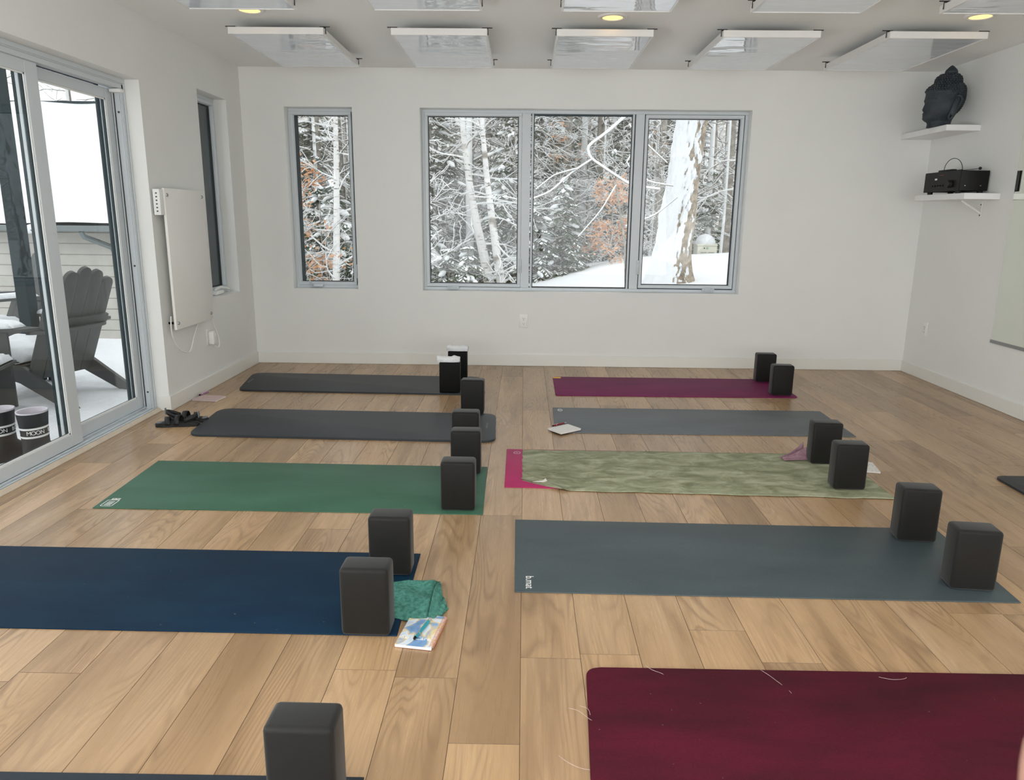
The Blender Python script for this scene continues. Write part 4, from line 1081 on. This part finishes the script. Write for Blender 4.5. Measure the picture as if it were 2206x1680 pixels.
g.out('stem_and_branches',M['bark_grey'],t); s.out('snow_cover',M['snowb'],t)
# beeches with rusty leaves
t=bare_tree(31,2.3,.03,26,M['bark_grey'],'beech_sapling',.75,leafmat=M['orange'],leafn=6,leafz=(.0,.85),trunk_snow=False,leafsz=.034,zlo=.05); put(t,1.62,14.2,0,.86,'small beech with rusty orange leaves behind the middle pane','tree',dz=-.1)
t=bare_tree(32,4.2,.05,40,M['bark_grey'],'beech_sapling',1.2,leafmat=M['orange'],leafn=6,leafz=(.05,.85),trunk_snow=False,leafsz=.032,zlo=.05); put(t,-3.75,12.4,0,1,'beech with rusty orange leaves at the left of the narrow window','tree')
t=bare_tree(33,3.6,.04,20,M['bark_grey'],'beech_sapling',1.,leafmat=M['orange'],leafn=2,leafz=(.3,.9),trunk_snow=False,leafsz=.04); put(t,3.3,18.6,0,1,'sparse rusty-leaved sapling behind the generator','tree')
t=bare_tree(34,4.6,.04,20,M['bark_grey'],'beech_sapling',1.,leafmat=M['orange'],leafn=2,leafz=(.5,.95),trunk_snow=False,leafsz=.04); put(t,1.0,17,0,1,'sparse rusty-leaved sapling high behind the middle pane','tree')
# evergreens
ca=conifer(41,2.6,.95,M['needle']); cb=conifer(42,4.6,1.3,M['needle2']); cc=conifer(43,1.7,.8,M['needle'],snowp=.8)
put(ca,.72,14.1,0,.80,'green hemlock heaped with snow at the lower left of the middle pane','evergreen',dz=-.30)
put(cc,-1.65,13.0,1,1.0,'small round evergreen buried in snow low behind the left pane','evergreen')
put(cb,-.15,16.5,0,1,'grey-green evergreen between the left and middle panes','evergreen')
GE='snowy evergreens in the woods'; LE='snow-laden evergreen in the woods beyond the far wall windows'
for (src,x,y,rz,sc) in ((cb,-2.0,17.5,1,1.15),(cb,-2.4,20,2,1.4),(cb,.4,19,3,1.25),(cb,1.2,22,.5,1.3),(cb,-4.4,16,2.2,1.1),(cb,-3.4,18.5,1.2,1.1),(cb,2.4,18.5,4,.95),(cb,4.0,22,5,1.3),(cb,-1.1,24,1.9,1.6),(cb,3.0,26,1.9,1.5),(cb,-5.8,21,1.,1.6),(cb,5.2,25,1.,1.5),(cb,1.8,28,1,1.8),(cb,-3.2,28,1.7,1.9),
    (ca,-.45,15.2,2,.95),(cc,.22,14.0,2,.9),(cc,-.9,12.2,.3,.8),(cc,-1.25,12.6,2.3,.9),(ca,-1.9,14.8,4,1.),(ca,-3.35,13.4,3,1.2),(cc,-2.7,12.6,3,1.1),(ca,-3.9,14.4,5,1.2),(ca,1.9,16.6,2,.9),(ca,4.9,20.2,2,1.0),(ca,3.3,19.0,1,.9)):
    put(copy_tree(src),x,y,rz,sc,LE,'evergreen',GE)
# deep woods: bare trees one by one
prot=[bare_tree(51+i,9,.075+.02*i,34,M['bark_grey'],bl=2.0,snowk=1.05) for i in range(4)]
twig=[bare_tree(71+i,3.0,.018,30,M['bark_grey'],'bare_sapling',bl=.95,snowk=1.0,trunk_snow=False,zlo=.03) for i in range(2)]
GT='bare trees of the deep woods'; LT='bare snow-dusted tree deep in the woods beyond the windows'
k=0
for row,(y0,step) in enumerate(((17,1.1),(20,1.2),(23.5,1.3),(27,1.5),(31,1.7),(36,1.9),(42,2.2))):
    a=-.335*y0; b=-.20*y0; c=-.15*y0; d=.31*y0
    for lo,hi in ((a,b),(c,d)):
        x=lo+rng.random()*step
        while x<hi:
            t=prot[k%4] if k<4 else copy_tree(prot[k%4]); k+=1
            put(t,x,y0+rng.uniform(-1.2,1.2),rng.random()*6,rng.uniform(.75,1.15),LT,'tree',GT); x+=step*rng.uniform(.65,1.35)
k=0; GS='leafless saplings of the wood edge'; LS='slender leafless snow-covered sapling at the edge of the woods'
for (x,y) in [(-4.0,13.2),(-3.3,12.2),(-2.75,13.5),(-1.75,12.4),(-1.55,15.2),(-.2,15.0),(.15,15.4),(.6,15.2),(1.05,15.8),(1.9,15.0),(2.3,15.6),(2.75,16.2),(2.6,15.0),(5.0,18.5),(-3.5,15.5),(-2.4,15.5),(-1.9,16.4),(.3,15.8),(1.35,16.4),(2.7,17.4),(4.9,16.6)]:
    t=twig[k%2] if k<2 else copy_tree(twig[k%2]); k+=1
    put(t,x,y,rng.random()*6,rng.uniform(.8,1.25),LS,'sapling',GS,dz=-.25)
# standby generator cabinet
M['beige']=simple('beige_enamel',(.70,.69,.58),.45,var=.02)
gx,gy=4.04,17.0; gz=zg(gx,gy)
t=empty('generator_cabinet',(gx,gy,.36),math.radians(-6),'beige standby generator capped with a dome of snow, out on the snowy bank','generator')
bm=NB(); box(bm,-.30,.30,-.55,.55,-.15,.50,.02,2); obj('cabinet',bm,M['beige'],t,True,40)
bm=NB(); box(bm,-.315,.315,-.565,.565,.50,.56,.02,2); lid=obj('lid',bm,M['beige'],t,True,40)
for k in range(5):
    bm=NB(); box(bm,-.20,-.01,-.556,-.5505,.06+k*.055,.085+k*.055); obj('vent_slot',bm,M['greymetal'],t)
    bm=NB(); box(bm,.03,.22,-.556,-.5505,.06+k*.055,.085+k*.055); obj('vent_slot',bm,M['greymetal'],t)
bm=NB(); ringlogo(0,0,.035,.035,0)(bm); bmesh.ops.transform(bm,matrix=Matrix.Translation((.0,-.557,.43))@Matrix.Rotation(PI/2,4,'X'),verts=bm.verts); obj('round_emblem',bm,simple('green_emblem',(.05,.35,.18),.5),t)
bm=NB(); sphere(bm,(-.09,-.555,.43),.022,sc=(1,.2,1)); obj('lock_knob',bm,M['black'],t)
bm=NB(); sphere(bm,(0,0,.56),.34,sub=3,sc=(.93,1.6,.95)); 
bmesh.ops.bisect_plane(bm,geom=bm.verts[:]+bm.edges[:]+bm.faces[:],plane_co=(0,0,.55),plane_no=(0,0,-1),clear_outer=True); obj('snow_dome',bm,M['snow'],t,True); t.scale=(.70,.70,.66)

# ---- through the sliding door: deck, chairs, boots, neighbouring house
DZ=-.225
bm=NB(); box(bm,-7.0,XL-TL,.2,8.6,DZ-.14,DZ-.02); 
dk=obj('deck',bm,simple('dark_brown_decking',(.055,.042,.034),.6,var=.3,scale=5),None); tag(dk,kind='structure')
def decksnow(u,v):
    x=-6.95+u*(6.95-2.86); y=.3+v*8.25
    e=min(1,(1-u)*18)
    return (x,y,DZ-.015+e*(.075+.03*noise.noise((x*1.3,y*1.3,0))+.02*noise.noise((x*4,y*4,2))))
o=cloth_grid('deck_snow',decksnow,60,90,M['snow'],.01); tag(o,'thick snow lying over the deck outside the sliding door','snow',None,'stuff')
M['chairgrey']=simple('charcoal_plastic_lumber',(.060,.066,.064),.55,var=.12,scale=10)
def adirondack(loc,rz,label,snow=True,cs=1):
    t=empty('adirondack_chair',loc,rz,label,'chair','snow-covered chairs on the deck')   # faces local +Y
    mc=M['chairgrey']; lean=math.radians(24)
    W5=[-.236,-.118,0,.118,.236]; Hs=[.73,.80,.83,.80,.73]
    BM=Matrix.Translation((0,-.26,.30))@Matrix.Rotation(lean,4,'X')
    for x,h in zip(W5,Hs):
        bm=NB(); w=.0575; pts=[(x-w,-.12),(x+w,-.12)]+[(x+w*math.cos(a),h-w+w*math.sin(a)) for a in [PI*k/10 for k in range(11)]]
        prism(bm,pts,-.014,.014,.003,BM@Matrix.Rotation(PI/2,4,'X')); obj('back_slat',bm,mc,t,True,40)
    bm=NB(); box(bm,-.30,.30,-.045,-.0145,.34,.41,.004,1,BM); obj('back_rail',bm,mc,t)
    bm=NB(); pts=[(-.36,-.28),(.36,-.28)]+[(.36*math.cos(a),-.28-.16*math.sin(a)) for a in [PI*k/14 for k in range(1,14)]]
    pts=[(.36*math.cos(a),-.33-.17*math.sin(a)) for a in [PI*k/16 for k in range(17)]]
    prism(bm,pts[::-1],.565,.592,.004); obj('curved_arm_brace',bm,mc,t,True,40)
    for s in (-1,1):
        bm=NB(); pts=[(s*.29,-.40),(s*.42,-.36),(s*.43,.26),(s*.41,.36),(s*.36,.39),(s*.31,.36),(s*.30,.24),(s*.28,-.1)]
        if s<0: pts=pts[::-1]
        prism(bm,pts,.5925,.618,.004); ar=obj('armrest',bm,mc,t,True,40)
        bm=NB(); box(bm,s*.335-.016,s*.335+.016,.18,.30,0,.592,.003,1); obj('leg',bm,mc,t)
        bm=NB(); pts=[(.30,.26),(.31,.36),(-.20,.30),(-.62,.06),(-.70,0),(-.56,0),(-.15,.17)]
        prism(bm,pts,-.016,.016,0,Matrix.Translation((s*.300,0,0))@Matrix(((0,0,1,0),(1,0,0,0),(0,1,0,0),(0,0,0,1)))); obj('side_stringer',bm,mc,t)
    for k in range(5):
        y=.30-k*.105; z=.375-max(0,k-.5)*.022
        bm=NB(); box(bm,-.30,.30,y-.048,y+.048,z-.012,z+.012,.004,1); obj('seat_slat',bm,mc,t)
    if snow:
        def sn(u,v):
            x=-.29+.58*u; y=-.16+.50*v; e=min(1,min(u,1-u,v,1-v)*9)
            return (x,y,.33+.07*v+e**.6*(.075+.03*noise.noise((x*7,y*7,loc[0]))))
        cloth_grid('seat_snow',sn,20,20,M['snow'],.008,t)
        for s in (-1,1):
            def sa(u,v,s=s):
                x=s*(.305+.115*u); y=-.28+.62*v; e=min(1,min(u,1-u,v,1-v)*7)
                return (x,y,.6185+e**.5*.045)
            cloth_grid('armrest_snow',sa,10,20,M['snow'],.004,t)
    return t
adirondack((-3.95,5.92,DZ+.035),math.radians(74),'charcoal adirondack chair seen from behind through the right door panel')
adirondack((-4.05,5.05,DZ+.035),math.radians(-75),'charcoal adirondack chair deep in snow at the left picture edge')
adirondack((-5.5,7.6,DZ+.035),math.radians(150),'charcoal adirondack chair farther back on the deck, beyond the others')
# dark posts added in place of door glass reflections, and frosted wind screen
tag(obj('reflection_post',box(NB(),-4.275,-4.175,6.22,6.34,DZ-.02,3.2,.004,1),M['extdark']),'charcoal post standing in for door glass reflections, right one of two','post','posts standing in for reflections')
tag(obj('reflection_post',box(NB(),-4.98,-4.86,6.22,6.34,DZ-.02,3.2,.004,1),M['extdark']),'charcoal post standing in for door glass reflections, cut by the left picture edge','post','posts standing in for reflections')
t=empty('wind_screen',(-5.0,6.28,DZ),0,'pale blue frosted screen panel between the dark posts','screen')
bm=NB(); box(bm,-.9,.02,.0,.02,.62,1.22); obj('frosted_panel',bm,simple('frosted_blue_panel',(.36,.48,.50),.4,var=.06,scale=2),t)
bm=NB(); box(bm,-.9,.02,-.01,.03,.02,.6195); obj('dark_lower_panel',bm,M['extdark'],t)
# boots
def boot(loc,rz,label):
    t=empty('snow_boot',loc,rz,label,'boot','pair of snow boots outside the door')
    def shell(prof,mat,name,n=28):
        vs=[];fs=[]
        for (z,cy0,ry,rx) in prof:
            for k in range(n): a=2*PI*k/n; vs.append((rx*math.cos(a),cy0+ry*math.sin(a),z))
        for i in range(len(prof)-1):
            for k in range(n): fs.append((i*n+k,i*n+(k+1)%n,(i+1)*n+(k+1)%n,(i+1)*n+k))
        return raw(name,vs,fs,mat,t,True)
    shell([(.0,.05,.155,.055),(.03,.05,.158,.060),(.032,.05,.152,.056)],M['snowb'],'sole')
    shell([(.031,.05,.150,.056),(.07,.045,.148,.060),(.11,.02,.118,.062),(.15,0,.090,.064),(.20,0,.082,.068)],M['blackrub'],'foot_shell')
    shell([(.200,0,.083,.069),(.212,0,.084,.070)],M['print'],'white_stripe')
    shell([(.212,0,.082,.068),(.250,0,.083,.070)],M['blackrub'],'lettered_band')
    shell([(.250,0,.085,.071),(.262,0,.086,.072)],M['print'],'white_stripe')
    shell([(.262,0,.084,.071),(.30,0,.088,.075),(.345,0,.092,.080)],M['blackrub'],'shaft')
    shell([(.345,0,.092,.080),(.355,0,.094,.081),(.352,0,.084,.071),(.30,0,.078,.066),(.2,0,.07,.06)],simple('lilac_lining',(.62,.58,.64),.8) if 'lilac_lining' not in bpy.data.materials else bpy.data.materials['lilac_lining'],'lining')
    # lettering wrapped round the band
    for i,ch in enumerate('MOON BOOT'):
        if ch==' ': continue
        a=math.radians(-75+i*18.5)
        P=Vector((.0705*math.cos(a),.0835*math.sin(a),.231)); N=Vector((math.cos(a)/.0705,math.sin(a)/.0835,0)).normalized()
        X=Vector((0,0,1)).cross(N); Mx=Matrix(((X.x,0,N.x,P.x),(X.y,0,N.y,P.y),(X.z,1,N.z,P.z),(0,0,0,1)))
        text_mesh('lettering',ch,.034,M['print'],Mx,t,.0006)
    return t
boot((-2.90,4.22,DZ+.005),math.radians(0),'black snow boot with white stripes and lettering, nearer the door glass post')
boot((-3.12,4.24,DZ+.005),math.radians(-12),'black snow boot with white stripes, cut by the left picture edge')
# neighbouring house
t=empty('neighbour_house',(-9,12,0),0,'neighbouring house with snow-covered roof, dark gutter and pale siding','house')
M['siding']=simple('pale_weathered_siding',(.52,.50,.46),.7,var=.08,scale=3)
bm=NB(); box(bm,-6,3.2,.45,8,-3,1.0); 
for k in range(22): box(bm,-6,3.22,.43,.452,-3+k*.18,-3+k*.18+.165)
obj('siding_wall',bm,M['siding'],t)
bm=NB(); b=[(-6.3,.0,1.07),(3.5,.0,1.07),(3.5,4.4,3.72),(-6.3,4.4,3.72)]; 
vs=[];fs=[]
for i in range(41):
    for j in range(21):
        u_,v_=i/40,j/20; vs.append((-6.3+9.8*u_,.0+4.4*v_,1.15+2.30*v_+.06+.04*noise.noise((u_*9,v_*5,1))-(.10 if j==0 else 0)))
for i in range(40):
    for j in range(20): a=i*21+j; fs.append((a,a+21,a+22,a+1))
bm.free(); raw('roof_snow',vs,fs,M['snow'],t,True)
bm=NB(); 
V=[bm.verts.new(p) for p in [(-6.3,.02,.98),(3.5,.02,.98),(3.5,4.4,3.30),(-6.3,4.4,3.30),(-6.3,.02,1.05),(3.5,.02,1.05),(3.5,4.4,3.36),(-6.3,4.4,3.36)]]
for q in ((0,1,2,3),(4,7,6,5),(0,4,5,1),(3,2,6,7),(0,3,7,4),(1,5,6,2)): bm.faces.new([V[i] for i in q])
obj('roof',bm,M['extdark'],t)
bm=NB(); box(bm,-6.3,3.5,4.40,4.46,3.36,3.54); obj('ridge_cap',bm,M['extdark'],t)
bm=NB(); box(bm,-6.3,3.5,-.11,.0,.98,1.07,.01,1); obj('gutter',bm,simple('grey_gutter',(.17,.20,.21),.4),t)
bm=NB(); tube(bm,[(1.98,-.05,.98),(2.0,-.02,.90),(2.22,.36,.72),(2.25,.40,.60),(2.25,.40,-1.5)],.045,8); obj('downspout',bm,bpy.data.materials['grey_gutter'],t,True,40)
bm=NB(); box(bm,1.52,1.72,.33,.43,-.25,.18,.01,1); mb=obj('meter_box',bm,simple('pale_grey_box',(.48,.55,.54),.5),t)
bm=NB(); tube(bm,[(1.62,.30,0),(1.62,.33,0)],.06,16); obj('meter_dial',bm,M['print'],mb)
bm=NB(); sphere(bm,(1.35,-.06,1.04),.13,sc=(1.9,.7,.5)); sphere(bm,(1.15,-.06,1.00),.09,sc=(1.2,.7,.7)); obj('snow_clump',bm,M['snow'],t,True)
GL='bare trees behind the neighbouring house'
for (x,y,s_) in ((-14.,20,.8),(-12.2,21,.75),(-10.6,20.5,.8),(-9.2,21.5,.7),(-16,21,.8),(-11.5,24,.9)):
    c=copy_tree(prot[rng.randint(0,3)]); c.location=(x,y,-1.5); c.rotation_euler=(0,0,rng.random()*6); c.scale=(s_*1.5,)*3; tag(c,'bare tree rising behind the snowy roof of the neighbouring house','tree',GL)

# ------------------------------------------------------------------ light
W=bpy.data.worlds.new('overcast_sky'); S.world=W; W.use_nodes=True
nt=W.node_tree; bg=nt.nodes['Background']; bg.inputs[0].default_value=(.95,.975,1.0,1); bg.inputs[1].default_value=1.35
def area(name,loc,rot,sx,sy,e,c):
    l=bpy.data.lights.new(name,'AREA'); l.shape='RECTANGLE'; l.size=sx; l.size_y=sy; l.energy=e; l.color=c
    o=link(bpy.data.objects.new(name,l)); o.location=loc; o.rotation_euler=rot; return o
area('rear_fill_light',(.5,YB+.35,1.1),(PI/2+math.radians(18),0,0),4.7,1.95,70,(.95,.98,1.0))  # added interior fill, unseen, hung in front of the rear wall opening
area('right_fill_light',(XR-.02,-.8,1.3),(0,PI/2+math.radians(40),0),2.1,3.2,55,(.95,.98,1.0))  # added fill to lift the left wall; no window in this wall
area('left_fill_light',(XL+.02,-.3,1.2),(0,-PI/2+.0+math.radians(-42),0),2.0,3.6,215,(.93,.97,1.0))  # added main room fill, tilted up to the ceiling; wall is solid here
S.view_settings.view_transform='Standard'; S.view_settings.look='None'; S.view_settings.gamma=1; S.view_settings.exposure=.17
S.view_settings.use_curve_mapping=False
S.cycles.max_bounces=10; S.cycles.diffuse_bounces=6; S.cycles.transparent_max_bounces=12; S.cycles.sample_clamp_indirect=6
